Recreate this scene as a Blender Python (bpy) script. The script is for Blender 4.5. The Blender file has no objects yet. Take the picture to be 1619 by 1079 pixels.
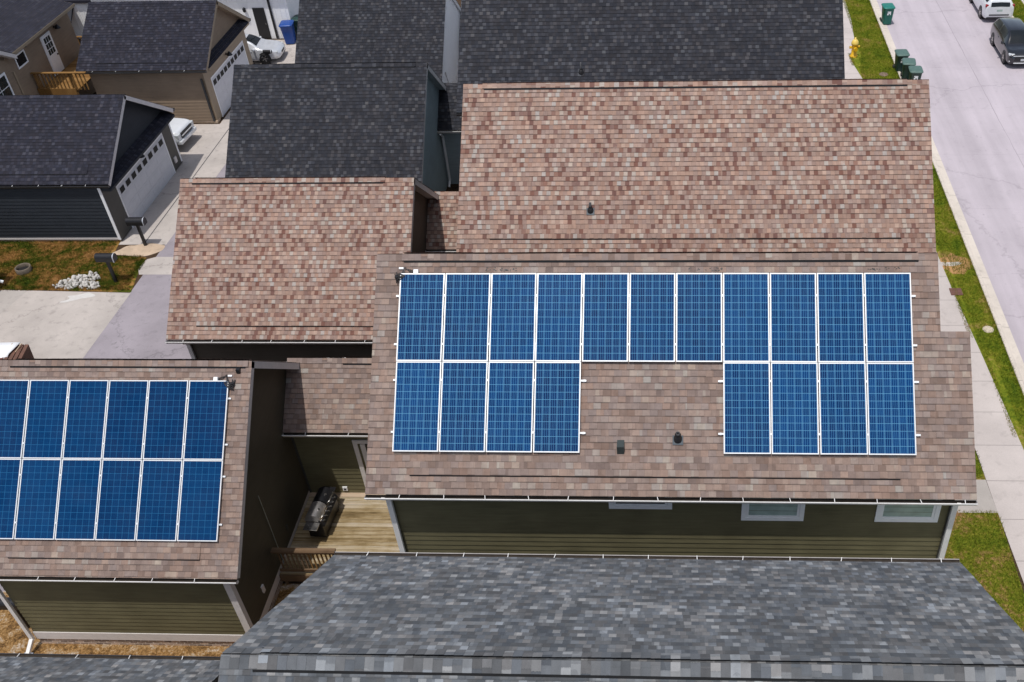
import bpy, bmesh, math, random
import numpy as np
from mathutils import Vector, Matrix
random.seed(7)
rng = np.random.default_rng(11)
sc = bpy.context.scene
col = sc.collection
R = math.radians

# ------------------------------------------------------------------ camera, sky, sun, exposure
def cam_axes(yaw, pitch, roll):
    f = Vector((-math.sin(yaw)*math.cos(pitch), math.cos(yaw)*math.cos(pitch), -math.sin(pitch)))
    r = Vector((math.cos(yaw), math.sin(yaw), 0)); u = r.cross(f)
    return r*math.cos(roll)+u*math.sin(roll), u*math.cos(roll)-r*math.sin(roll), f
cd = bpy.data.cameras.new('camera'); cam = bpy.data.objects.new('camera', cd); col.objects.link(cam)
r_, u_, f_ = cam_axes(R(3.40119512), R(40.33923024), R(-2.01472231))
M = Matrix.Identity(4)
for i in range(3):
    M[i][0], M[i][1], M[i][2] = r_[i], u_[i], -f_[i]
M.translation = (6.11916372, -17.97569313, 22.36093601)
cam.matrix_world = M
cd.sensor_width = 36; cd.lens = 1582.670/1619*36
cd.shift_x = (809.5-999.674)/1619; cd.shift_y = (582.737-539.5)/1619
cd.clip_start = 0.1; cd.clip_end = 3000
sc.camera = cam

SUN = Vector((-0.10, -0.26, 1.0)).normalized()          # towards the sun
el = math.asin(SUN.z); az = math.atan2(SUN.x, SUN.y)
w = bpy.data.worlds.new('World'); sc.world = w; w.use_nodes = True
nt = w.node_tree; nt.nodes.clear()
sky = nt.nodes.new('ShaderNodeTexSky'); sky.sky_type = 'NISHITA'; sky.sun_disc = False
sky.sun_elevation = el; sky.sun_rotation = az; sky.air_density = 1.0; sky.dust_density = 1.8; sky.ozone_density = 1.2
bg = nt.nodes.new('ShaderNodeBackground'); bg.inputs[1].default_value = 0.15
wo = nt.nodes.new('ShaderNodeOutputWorld')
hs = nt.nodes.new('ShaderNodeHueSaturation'); hs.inputs['Saturation'].default_value = 0.62     # hazy, paler sky
nt.links.new(sky.outputs[0], hs.inputs['Color']); nt.links.new(hs.outputs[0], bg.inputs[0]); nt.links.new(bg.outputs[0], wo.inputs[0])
sd = bpy.data.lights.new('sun', 'SUN'); sd.energy = 3.2; sd.angle = R(0.6); sd.color = (1.0, 0.965, 0.91)
so = bpy.data.objects.new('sun', sd); col.objects.link(so); so.location = (0, 0, 60)
so.rotation_euler = SUN.to_track_quat('Z', 'Y').to_euler()
vs = sc.view_settings; vs.view_transform = 'Standard'; vs.look = 'None'; vs.exposure = -0.08; vs.gamma = 1.0; vs.use_curve_mapping = False

# ------------------------------------------------------------------ material helpers
class NG:
    def __init__(s, name):
        s.m = bpy.data.materials.new(name); s.m.use_nodes = True
        s.t = s.m.node_tree; s.t.nodes.clear()
        s.out = s.t.nodes.new('ShaderNodeOutputMaterial'); s.b = s.t.nodes.new('ShaderNodeBsdfPrincipled')
        s.t.links.new(s.b.outputs[0], s.out.inputs[0])
    def n(s, kind, **kw):
        o = s.t.nodes.new(kind)
        for k, v in kw.items(): setattr(o, k, v)
        return o
    def put(s, inp, v):
        if isinstance(v, bpy.types.NodeSocket): s.t.links.new(v, inp)
        elif v is not None:
            if isinstance(v, (tuple, list)) and len(v) == 3 and inp.type == 'RGBA': v = (*v, 1)
            inp.default_value = v
    def math(s, op, a, b=0.0, c=None):
        o = s.n('ShaderNodeMath', operation=op); s.put(o.inputs[0], a); s.put(o.inputs[1], b)
        if c is not None: s.put(o.inputs[2], c)
        return o.outputs[0]
    def combine(s, x, y, z=0.0):
        o = s.n('ShaderNodeCombineXYZ'); s.put(o.inputs[0], x); s.put(o.inputs[1], y); s.put(o.inputs[2], z); return o.outputs[0]
    def uv(s):
        o = s.n('ShaderNodeUVMap'); p = s.n('ShaderNodeSeparateXYZ'); s.t.links.new(o.outputs[0], p.inputs[0]); return o.outputs[0], p.outputs[0], p.outputs[1]
    def pos(s):
        o = s.n('ShaderNodeNewGeometry'); p = s.n('ShaderNodeSeparateXYZ'); s.t.links.new(o.outputs['Position'], p.inputs[0]); return o.outputs['Position'], p.outputs[0], p.outputs[1], p.outputs[2]
    def objco(s):
        o = s.n('ShaderNodeTexCoord'); p = s.n('ShaderNodeSeparateXYZ'); s.t.links.new(o.outputs['Object'], p.inputs[0]); return o.outputs['Object'], p.outputs[0], p.outputs[1], p.outputs[2]
    def white(s, vec):
        o = s.n('ShaderNodeTexWhiteNoise', noise_dimensions='3D'); s.put(o.inputs['Vector'], vec); return o.outputs[0]
    def noise(s, vec, scale, detail=3.0, rough=0.55, dist=0.0):
        o = s.n('ShaderNodeTexNoise'); s.put(o.inputs['Vector'], vec); o.inputs['Scale'].default_value = scale
        o.inputs['Detail'].default_value = detail; o.inputs['Roughness'].default_value = rough; o.inputs['Distortion'].default_value = dist; return o.outputs[0]
    def ramp(s, fac, stops, interp='LINEAR'):
        o = s.n('ShaderNodeValToRGB'); s.put(o.inputs[0], fac); e = o.color_ramp; e.interpolation = interp
        while len(e.elements) < len(stops): e.elements.new(0.5)
        for el_, (p, c) in zip(e.elements, stops):
            el_.position = p; el_.color = (*c, 1) if len(c) == 3 else c
        return o.outputs[0]
    def mix(s, fac, a, b, mode='MIX'):
        o = s.n('ShaderNodeMix', data_type='RGBA', blend_type=mode); s.put(o.inputs[0], fac); s.put(o.inputs[6], a); s.put(o.inputs[7], b); return o.outputs[2]
    def mapr(s, v, a, b, c, d):
        o = s.n('ShaderNodeMapRange'); s.put(o.inputs[0], v)
        for i, x in enumerate((a, b, c, d)): s.put(o.inputs[i+1], x)
        return o.outputs[0]
    def scalec(s, colr, f):
        return s.mix(1.0, colr, s.combine(f, f, f), 'MULTIPLY')
    def bump(s, h, dist, strength=1.0):
        o = s.n('ShaderNodeBump'); s.put(o.inputs['Height'], h); o.inputs['Distance'].default_value = dist; o.inputs['Strength'].default_value = strength
        s.t.links.new(o.outputs[0], s.b.inputs['Normal'])
    def fin(s, colr=None, rough=None, metal=None, spec=None, coat=None, coat_r=None):
        if colr is not None: s.put(s.b.inputs['Base Color'], colr)
        if rough is not None: s.put(s.b.inputs['Roughness'], rough)
        if metal is not None: s.put(s.b.inputs['Metallic'], metal)
        if spec is not None: s.put(s.b.inputs['Specular IOR Level'], spec)
        if coat is not None: s.put(s.b.inputs['Coat Weight'], coat)
        if coat_r is not None: s.put(s.b.inputs['Coat Roughness'], coat_r)
        return s.m

def plain(name, c, rough=0.6, metal=0.0, var=0.10, scale=6.0, spec=None, coat=None):
    g = NG(name); p = g.pos()[0]
    n1 = g.noise(p, scale, 4.0); n2 = g.noise(p, scale*12, 2.0)
    f = g.math('ADD', g.mapr(n1, 0.3, 0.7, 1-var, 1+var), g.mapr(n2, 0.3, 0.7, -var*0.5, var*0.5))
    return g.fin(g.scalec(c, f), rough, metal, spec, coat, 0.05)

COURSE = 0.1433
def shingle(name, stops, tab=0.19, clump=0.25, seam=0.55, tooth=0.45, mottle=0.12, wide=1.37, mixb=0.38, rowvar=0.0, alt=0.0, mid=0.5):
    g = NG(name); uv, u, v = g.uv()
    rag = g.math('SUBTRACT', g.noise(uv, 55.0, 3.0, 0.7), 0.5)
    vr = g.math('ADD', g.math('DIVIDE', v, COURSE), g.math('MULTIPLY', rag, 0.0)); row = g.math('FLOOR', vr); fr = g.math('ADD', g.math('FRACT', vr), g.math('MULTIPLY', rag, 0.10))
    rr = g.white(g.combine(row, 3.3, 0.0))
    uo = g.math('ADD', g.math('ADD', u, g.math('MULTIPLY', rag, 0.022)), g.math('MULTIPLY', rr, 13.7))
    ua = g.math('DIVIDE', uo, tab); a = g.math('FLOOR', ua); fa = g.math('FRACT', ua)
    ub = g.math('DIVIDE', g.math('ADD', uo, 0.071), tab*wide); b = g.math('FLOOR', ub); fb = g.math('FRACT', ub)
    wa = g.white(g.combine(a, row, 1.0)); wb = g.white(g.combine(b, row, 5.0))
    c = g.math('ADD', g.math('MULTIPLY', wa, 1.0-mixb), g.math('MULTIPLY', wb, mixb))
    if alt:
        par = g.math('MULTIPLY', g.math('LESS_THAN', g.math('FRACT', g.math('MULTIPLY', g.math('ADD', a, 0.25), 0.5)), 0.5), alt)
        c = g.math('ADD', g.math('MULTIPLY', c, g.math('SUBTRACT', 1.0, par)), g.math('MULTIPLY', g.math('ADD', mid, g.math('MULTIPLY', g.math('SUBTRACT', wb, 0.5), 0.22)), par))
    wc = g.white(g.combine(g.math('FLOOR', g.math('DIVIDE', uo, 0.95)), row, 9.0))
    big = g.noise(uv, 0.55, 3.0)
    c = g.math('ADD', c, g.math('ADD', g.mapr(wc, 0, 1, -clump*0.5, clump*0.5), g.mapr(big, 0.3, 0.7, -clump*0.35, clump*0.35)))
    base = g.ramp(c, stops, 'CONSTANT')
    smooth = g.ramp(c, stops, 'LINEAR'); base = g.mix(0.25, base, smooth)
    hue = g.white(g.combine(a, row, 17.0))
    base = g.mix(1.0, base, g.ramp(hue, [(0.0, (0.93, 0.97, 1.03)), (0.5, (1.0, 1.0, 1.0)), (1.0, (1.07, 1.0, 0.95))]), 'MULTIPLY')
    raised = g.math('GREATER_THAN', wa, tooth)
    low = g.math('MULTIPLY', g.math('GREATER_THAN', fr, 0.88), g.math('ADD', g.math('MULTIPLY', raised, 0.75), 0.25))
    vs_ = g.math('MULTIPLY', g.math('LESS_THAN', fa, 0.05), 0.45)
    vs2 = g.math('MULTIPLY', g.math('LESS_THAN', fb, 0.03), 0.25)
    dk = g.math('SUBTRACT', 1.0, g.math('MULTIPLY', g.math('MAXIMUM', low, g.math('MAXIMUM', vs_, vs2)), seam))
    gran = g.mapr(g.noise(uv, 160.0, 2.0, 0.7), 0.25, 0.75, 1-mottle*1.1, 1+mottle*1.1)
    wear = g.mapr(g.noise(uv, 2.3, 5.0, 0.6), 0.3, 0.7, 1-mottle, 1+mottle)
    st = g.noise(g.combine(g.math('MULTIPLY', u, 2.4), g.math('MULTIPLY', v, 0.22)), 1.0, 5.0, 0.65)
    blot = g.noise(uv, 9.0, 4.0, 0.65)
    wear = g.math('MULTIPLY', g.math('MULTIPLY', wear, g.mapr(st, 0.32, 0.68, 0.92, 1.07)), g.mapr(blot, 0.3, 0.7, 0.90, 1.10))
    f = g.math('MULTIPLY', g.math('MULTIPLY', dk, gran), wear)
    if rowvar: f = g.math('MULTIPLY', f, g.mapr(g.white(g.combine(row, 8.8, 2.0)), 0, 1, 1-rowvar, 1+rowvar))
    colr = g.scalec(base, f)
    h = g.math('ADD', g.math('MULTIPLY', raised, 0.6), g.math('MULTIPLY', g.noise(uv, 220.0, 2.0), 0.5))
    g.bump(h, 0.006, 0.6)
    return g.fin(colr, 0.93, spec=0.25)

def siding_mat(name, c, var=0.10):
    g = NG(name); p, x, y, z = g.pos()
    st = g.noise(g.combine(g.math('MULTIPLY', g.math('ADD', x, y), 0.7), 0.0, g.math('MULTIPLY', z, 9.0)), 2.0, 4.0)
    d = g.noise(p, 1.1, 4.0)
    f = g.math('ADD', g.mapr(st, 0.3, 0.7, 1-var, 1+var), g.mapr(d, 0.3, 0.7, -var, var))
    g.bump(g.noise(g.combine(g.math('MULTIPLY', g.math('ADD', x, y), 3.0), 0.0, g.math('MULTIPLY', z, 60.0)), 1.0, 3.0), 0.003, 0.5)
    return g.fin(g.scalec(c, f), 0.62, spec=0.3)

def concrete_mat(name, c, var=0.10, stain=0.25, scale=0.5, crack=0.0, joints=None):
    g = NG(name); p, x, y, z = g.pos()
    big = g.noise(p, scale, 5.0, 0.6); fine = g.noise(p, 28.0, 3.0, 0.6); mid = g.noise(p, 3.0, 4.0, 0.65, 0.4)
    f = g.math('MULTIPLY', g.mapr(big, 0.3, 0.7, 1-var, 1+var), g.mapr(fine, 0.3, 0.7, 0.95, 1.05))
    f = g.math('MULTIPLY', f, g.mapr(mid, 0.55, 0.8, 1.0, 1-stain))
    if crack:
        v = g.n('ShaderNodeTexVoronoi', feature='DISTANCE_TO_EDGE'); g.put(v.inputs['Vector'], g.combine(g.math('ADD', x, g.math('MULTIPLY', mid, 1.5)), g.math('ADD', y, g.math('MULTIPLY', big, 2.0))))
        v.inputs['Scale'].default_value = 0.16
        f = g.math('MULTIPLY', f, g.math('SUBTRACT', 1.0, g.math('MULTIPLY', g.math('LESS_THAN', v.outputs['Distance'], 0.006), crack)))
    if joints:
        ax, step, off = joints
        q = g.math('ABSOLUTE', g.math('SUBTRACT', g.math('FRACT', g.math('DIVIDE', g.math('SUBTRACT', (x, y)[ax], off), step)), 0.5))
        f = g.math('MULTIPLY', f, g.math('SUBTRACT', 1.0, g.math('MULTIPLY', g.math('GREATER_THAN', q, 0.5-0.012/step), 0.45)))
    g.bump(fine, 0.004, 0.5)
    return g.fin(g.scalec(c, f), 0.9, spec=0.25)

def road_mat():
    g = NG('lavender_concrete'); p, x, y, z = g.pos()
    big = g.noise(p, 0.35, 5.0, 0.6); fine = g.noise(p, 30.0, 3.0, 0.6); mid = g.noise(p, 2.2, 5.0, 0.7, 0.6)
    lane = g.noise(g.combine(g.math('MULTIPLY', x, 1.1), g.math('MULTIPLY', y, 0.06)), 1.0, 4.0, 0.6)
    f = g.math('MULTIPLY', g.mapr(big, 0.3, 0.7, 0.93, 1.06), g.mapr(fine, 0.3, 0.7, 0.94, 1.06))
    f = g.math('MULTIPLY', f, g.mapr(lane, 0.35, 0.65, 0.89, 1.06)); f = g.math('MULTIPLY', f, g.mapr(mid, 0.56, 0.78, 1.0, 0.86))
    wig = g.math('ADD', x, g.math('MULTIPLY', g.math('SUBTRACT', g.noise(p, 0.9, 4.0), 0.5), 0.10))
    cj = g.math('LESS_THAN', g.math('ABSOLUTE', g.math('SUBTRACT', wig, 21.47)), 0.018)
    wy = g.math('ADD', y, g.math('MULTIPLY', g.math('SUBTRACT', g.noise(p, 0.7, 4.0), 0.5), 0.5))
    tj = g.math('GREATER_THAN', g.math('ABSOLUTE', g.math('SUBTRACT', g.math('FRACT', g.math('DIVIDE', wy, 4.7)), 0.5)), 0.4975)
    f = g.math('MULTIPLY', f, g.math('SUBTRACT', 1.0, g.math('MULTIPLY', g.math('MULTIPLY', cj, g.mapr(big, 0.40, 0.60, 0.5, 1.0)), 0.34))); f = g.math('MULTIPLY', f, g.math('SUBTRACT', 1.0, g.math('MULTIPLY', g.math('MULTIPLY', tj, g.mapr(mid, 0.4, 0.6, 0.0, 1.0)), 0.22)))
    v = g.n('ShaderNodeTexVoronoi', feature='DISTANCE_TO_EDGE'); g.put(v.inputs['Vector'], g.combine(g.math('ADD', x, g.math('MULTIPLY', mid, 1.6)), g.math('ADD', y, g.math('MULTIPLY', big, 2.0)))); v.inputs['Scale'].default_value = 0.13
    f = g.math('MULTIPLY', f, g.math('SUBTRACT', 1.0, g.math('MULTIPLY', g.math('LESS_THAN', v.outputs['Distance'], 0.005), 0.13)))
    spot = g.noise(p, 5.5, 2.0, 0.5); f = g.math('MULTIPLY', f, g.mapr(spot, 0.72, 0.80, 1.0, 0.75))
    g.bump(fine, 0.004, 0.5)
    return g.fin(g.scalec((0.450, 0.402, 0.438), f), 0.9, spec=0.25)

def lawn_mat(name, stops, s1=0.9, s2=9.0, dark=0.35):
    g = NG(name); p, x, y, z = g.pos()
    a = g.noise(p, s1, 5.0, 0.65, 0.6); b = g.noise(p, s2, 4.0, 0.7); c = g.noise(p, 45.0, 3.0, 0.7)
    v = g.math('ADD', g.math('MULTIPLY', a, 0.62), g.math('MULTIPLY', b, 0.38))
    base = g.ramp(v, stops)
    f = g.math('MULTIPLY', g.mapr(c, 0.3, 0.7, 1-dark, 1+dark), g.mapr(b, 0.3, 0.7, 1-dark*0.5, 1+dark*0.5))
    g.bump(g.math('ADD', c, b), 0.03, 0.8)
    return g.fin(g.scalec(base, f), 0.95, spec=0.1)

def glass_mat(name, c, rough=0.06):
    g = NG(name); p, x, y, z = g.pos()
    return g.fin(g.scalec(c, g.mapr(g.noise(p, 3.0, 2.0), 0.3, 0.7, 0.8, 1.2)), rough, spec=0.6)

def wood_mat(name, stops, plank=0.14, axis=1, gap=True):
    # planks along X (axis 1: rows counted in y) with grain
    g = NG(name); p, x, y, z = g.pos()
    t = (x, y, z)[axis]; l = (y, x, x)[axis]
    q = g.math('DIVIDE', t, plank); row = g.math('FLOOR', q); fr = g.math('FRACT', q)
    wv = g.white(g.combine(row, 1.7, 0.0))
    gr = g.noise(g.combine(g.math('ADD', g.math('MULTIPLY', l, 1.6), g.math('MULTIPLY', wv, 20.0)), g.math('MULTIPLY', t, 22.0), z), 1.0, 5.0, 0.65)
    bl = g.noise(p, 1.7, 5.0, 0.65)
    c = g.math('ADD', g.math('MULTIPLY', gr, 0.55), g.math('ADD', g.math('MULTIPLY', wv, 0.25), g.math('MULTIPLY', bl, 0.35)))
    base = g.ramp(c, stops)
    if gap:
        e = g.math('GREATER_THAN', g.math('ABSOLUTE', g.math('SUBTRACT', fr, 0.5)), 0.465)
        base = g.scalec(base, g.math('SUBTRACT', 1.0, g.math('MULTIPLY', e, 0.75)))
    g.bump(gr, 0.004, 0.6)
    return g.fin(base, 0.85, spec=0.2)

# ------------------------------------------------------------------ materials
M_ROOF = shingle('brown_shingle', [(0.00, (0.170, 0.122, 0.103)), (0.24, (0.210, 0.152, 0.128)), (0.40, (0.248, 0.183, 0.155)), (0.54, (0.226, 0.170, 0.147)), (0.66, (0.266, 0.202, 0.173)), (0.80, (0.293, 0.239, 0.205)), (0.92, (0.321, 0.280, 0.244))], tab=0.165, seam=0.45, mottle=0.09, wide=1.6, clump=0.2)
M_ROOF_RED = shingle('mottled_red_shingle', [(0.00, (0.148, 0.075, 0.060)), (0.17, (0.186, 0.104, 0.084)), (0.29, (0.254, 0.169, 0.137)), (0.40, (0.283, 0.196, 0.160)), (0.50, (0.317, 0.217, 0.177)), (0.66, (0.360, 0.256, 0.209)), (0.80, (0.356, 0.302, 0.265))], tab=0.118, seam=0.62, clump=0.05, mottle=0.06, mixb=0.0, wide=2.3, tooth=0.42, rowvar=0.05, alt=0.8, mid=0.40)
M_ROOF_DARK = shingle('charcoal_shingle', [(0.00, (0.022, 0.023, 0.029)), (0.36, (0.029, 0.030, 0.037)), (0.52, (0.037, 0.038, 0.046)), (0.64, (0.046, 0.047, 0.055)), (0.76, (0.056, 0.057, 0.066)), (0.89, (0.070, 0.072, 0.080))], tab=0.130, seam=0.55, mottle=0.12, mixb=0.1, wide=2.2, clump=0.10, alt=0.7, mid=0.40)
M_ROOF_NAVY = shingle('blue_black_shingle', [(0.00, (0.018, 0.018, 0.026)), (0.40, (0.024, 0.024, 0.035)), (0.58, (0.030, 0.030, 0.043)), (0.72, (0.038, 0.038, 0.052)), (0.87, (0.048, 0.048, 0.063))], tab=0.130, seam=0.5, mottle=0.12, mixb=0.1, wide=2.2, clump=0.10, alt=0.7, mid=0.40)
M_ROOF_GREY = shingle('slate_grey_shingle', [(0.0, (0.072, 0.077, 0.084)), (0.28, (0.094, 0.100, 0.108)), (0.44, (0.118, 0.124, 0.133)), (0.58, (0.150, 0.157, 0.166)), (0.72, (0.200, 0.208, 0.217)), (0.86, (0.262, 0.271, 0.280))], tab=0.122, seam=0.25, clump=0.34, tooth=0.6, mottle=0.13, wide=2.1, mixb=0.25, alt=0.55, mid=0.42)
M_OLIVE = siding_mat('olive_siding', (0.135, 0.120, 0.066), 0.14)
M_OLIVE_SHADE = siding_mat('olive_siding_shade', (0.070, 0.060, 0.042))  # olive siding again, darkened to put the gable shade into its colour
M_TAN = siding_mat('tan_siding', (0.25, 0.188, 0.135))
M_NAVY = siding_mat('dark_navy_siding', (0.026, 0.031, 0.039))
M_BROWN = siding_mat('dark_brown_siding', (0.105, 0.085, 0.068))
M_BLUEGREY = siding_mat('blue_grey_siding', (0.30, 0.36, 0.385))
M_WHITE_SIDING = siding_mat('white_siding', (0.88, 0.885, 0.90), 0.02)
M_TRIM = plain('greige_trim', (0.66, 0.62, 0.605), 0.55, var=0.05)
M_TRIM_TAN = plain('tan_trim', (0.30, 0.235, 0.165), 0.55, var=0.06)
M_TRIM_DARK = plain('dark_trim', (0.06, 0.058, 0.052), 0.55, var=0.08)
M_WHITE = plain('white_paint', (0.86, 0.87, 0.89), 0.45, var=0.03)
M_GUTTER = plain('white_gutter', (0.76, 0.745, 0.73), 0.45, var=0.05)
M_GUTTER_DK = plain('dark_gutter', (0.035, 0.036, 0.04), 0.4, var=0.08)
M_GUTTER_GREY = plain('grey_gutter', (0.36, 0.335, 0.32), 0.5, var=0.08)
M_GUT_IN = plain('gutter_inside_dirt', (0.030, 0.022, 0.016), 0.9, var=0.3, scale=9)
M_BLACK = plain('black_plastic', (0.012, 0.012, 0.014), 0.5, var=0.15)
M_BLACK_METAL = plain('black_metal', (0.018, 0.018, 0.021), 0.35, 0.3, var=0.12)
M_STEEL = plain('stainless_steel', (0.55, 0.54, 0.53), 0.25, 0.95, var=0.08)
M_ALU = plain('aluminium_frame', (0.70, 0.715, 0.73), 0.4, 0.2, var=0.05)
M_DOORP = plain('garage_door_white', (0.62, 0.63, 0.67), 0.5, var=0.04)
M_WINDK = plain('black_window', (0.010, 0.012, 0.014), 0.4, spec=0.1)
M_GLASS_DK = plain('dark_glass', (0.010, 0.013, 0.016), 0.12, spec=0.35)
M_PANE = glass_mat('window_pane', (0.36, 0.46, 0.43), 0.15)
M_PANE_DK = glass_mat('dark_pane', (0.02, 0.032, 0.034), 0.08)  # near-black green tint, darker than the other house panes
M_CONC = concrete_mat('pale_concrete', (0.43, 0.388, 0.36), 0.14, 0.34, 0.7, crack=0.2)
M_PATCH = concrete_mat('weathered_concrete', (0.40, 0.365, 0.34), 0.12, 0.25)
M_WALK = concrete_mat('walk_concrete', (0.485, 0.435, 0.415), 0.10, 0.20, joints=(1, 1.52, 0.1))
M_KERB = concrete_mat('kerb_concrete', (0.57, 0.51, 0.45), 0.10, 0.25, 0.8, joints=(1, 3.05, 1.6))
M_ROAD = road_mat()
M_ALLEY = concrete_mat('alley_asphalt', (0.285, 0.256, 0.280), 0.16, 0.30, 0.6, crack=0.2)
M_ASPHALT = concrete_mat('dark_asphalt', (0.055, 0.055, 0.062), 0.15, 0.2)
M_SAND = concrete_mat('sandy_dirt', (0.47, 0.36, 0.265), 0.18, 0.35, 1.6)
M_LAWN = lawn_mat('lawn', [(0.38, (0.080, 0.120, 0.010)), (0.47, (0.145, 0.180, 0.015)), (0.53, (0.205, 0.205, 0.024)), (0.56, (0.265, 0.200, 0.055)), (0.62, (0.36, 0.22, 0.10))])
M_LAWN_DRY = lawn_mat('dry_lawn', [(0.36, (0.030, 0.055, 0.006)), (0.44, (0.065, 0.085, 0.008)), (0.49, (0.135, 0.105, 0.018)), (0.54, (0.26, 0.145, 0.04)), (0.66, (0.40, 0.21, 0.08))], 0.9, 5.0)
M_VERGE = lawn_mat('verge_grass', [(0.37, (0.068, 0.112, 0.008)), (0.46, (0.122, 0.158, 0.011)), (0.54, (0.185, 0.195, 0.018)), (0.60, (0.25, 0.20, 0.05)), (0.66, (0.34, 0.21, 0.09))])
M_GROUND = lawn_mat('field', [(0.3, (0.06, 0.07, 0.02)), (0.5, (0.11, 0.11, 0.035)), (0.7, (0.2, 0.15, 0.07))])
M_MULCH = lawn_mat('orange_gravel', [(0.36, (0.07, 0.04, 0.02)), (0.45, (0.19, 0.105, 0.04)), (0.52, (0.31, 0.18, 0.07)), (0.58, (0.36, 0.27, 0.18)), (0.64, (0.46, 0.39, 0.34))], 2.5, 14.0, 0.5)
M_SOIL = lawn_mat('bare_soil', [(0.3, (0.035, 0.022, 0.014)), (0.55, (0.075, 0.048, 0.03)), (0.75, (0.13, 0.09, 0.06))], 1.5, 12.0)
M_DECK = wood_mat('weathered_deck', [(0.30, (0.085, 0.056, 0.026)), (0.42, (0.18, 0.125, 0.058)), (0.52, (0.29, 0.215, 0.115)), (0.64, (0.39, 0.315, 0.205)), (0.80, (0.48, 0.41, 0.33))])
M_WOOD = wood_mat('brown_wood', [(0.3, (0.07, 0.042, 0.024)), (0.55, (0.14, 0.088, 0.05)), (0.8, (0.22, 0.155, 0.10))], gap=False)
M_WOOD_ORANGE = wood_mat('orange_wood', [(0.3, (0.12, 0.055, 0.016)), (0.55, (0.22, 0.115, 0.035)), (0.8, (0.34, 0.20, 0.08))], gap=False)
M_PALE_WOOD = wood_mat('pale_board', [(0.3, (0.33, 0.24, 0.16)), (0.6, (0.46, 0.35, 0.25)), (0.85, (0.54, 0.43, 0.34))], gap=False)

def brick_mat():
    g = NG('brick_foundation'); p, x, y, z = g.pos()
    o = g.n('ShaderNodeTexBrick'); g.put(o.inputs['Vector'], g.combine(g.math('ADD', x, y), z))
    g.put(o.inputs['Color1'], (0.50, 0.36, 0.27)); g.put(o.inputs['Color2'], (0.16, 0.11, 0.09)); g.put(o.inputs['Mortar'], (0.62, 0.55, 0.48))
    o.inputs['Scale'].default_value = 1.0; o.inputs['Mortar Size'].default_value = 0.009; o.inputs['Brick Width'].default_value = 0.21; o.inputs['Row Height'].default_value = 0.075
    return g.fin(g.scalec(o.outputs[0], g.mapr(g.noise(p, 9.0, 3.0), 0.3, 0.7, 0.75, 1.25)), 0.9)
M_BRICK = brick_mat()

def panel_mat(name, cell, cell2, line, bus, busw, gapw, vbus, sheen=0.2):
    # 6 x 12 cells over the UV square; thin silver busbars inside every cell
    g = NG(name); uv, u, v = g.uv()
    cu = g.math('MULTIPLY', u, 6.0); cv = g.math('MULTIPLY', v, 12.0)
    fu = g.math('ABSOLUTE', g.math('SUBTRACT', g.math('FRACT', cu), 0.5)); fv = g.math('ABSOLUTE', g.math('SUBTRACT', g.math('FRACT', cv), 0.5))
    gap_u = g.math('GREATER_THAN', fu, 0.5-gapw); gap_v = g.math('GREATER_THAN', fv, 0.5-gapw)
    rnd = g.n('ShaderNodeObjectInfo').outputs['Random']
    p = g.pos()[0]
    cellr = g.white(g.combine(g.math('FLOOR', cu), g.math('FLOOR', cv), g.math('MULTIPLY', rnd, 50.0)))
    vor = g.n('ShaderNodeTexVoronoi'); g.put(vor.inputs['Vector'], p); vor.inputs['Scale'].default_value = 38.0
    fl = g.n('ShaderNodeSeparateXYZ'); g.t.links.new(vor.outputs['Color'], fl.inputs[0])
    t = g.math('ADD', g.math('MULTIPLY', cellr, 0.45), g.math('ADD', g.math('MULTIPLY', fl.outputs[0], 0.30), g.math('MULTIPLY', g.math('SUBTRACT', rnd, 0.35), 0.55)))
    base = g.mix(t, cell, cell2)
    bu = g.math('ABSOLUTE', g.math('SUBTRACT', g.math('FRACT', g.math('MULTIPLY', cu, vbus)), 0.5))
    bus_m = g.math('LESS_THAN', bu, busw)
    base = g.mix(g.math('MULTIPLY', bus_m, 0.85), base, bus)
    base = g.mix(g.math('MULTIPLY', g.math('MAXIMUM', gap_u, gap_v), 0.9), base, line)
    dust = g.noise(p, 1.3, 5.0, 0.6)
    base = g.mix(g.mapr(dust, 0.35, 0.75, 0.0, 0.02), base, (0.30, 0.33, 0.36))
    return g.fin(base, 0.13, spec=sheen)
M_CELL = panel_mat('blue_cells_fine_lines', (0.0002, 0.013, 0.068), (0.0008, 0.040, 0.150), (0.11, 0.31, 0.49), (0.065, 0.225, 0.42), 0.085, 0.026, 4.0, 0.10)
M_CELL_DK = panel_mat('blue_cells_wide_grid', (0.0003, 0.020, 0.078), (0.0008, 0.038, 0.125), (0.02, 0.13, 0.28), (0.003, 0.052, 0.155), 0.05, 0.024, 4.0, 0.10)
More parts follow.
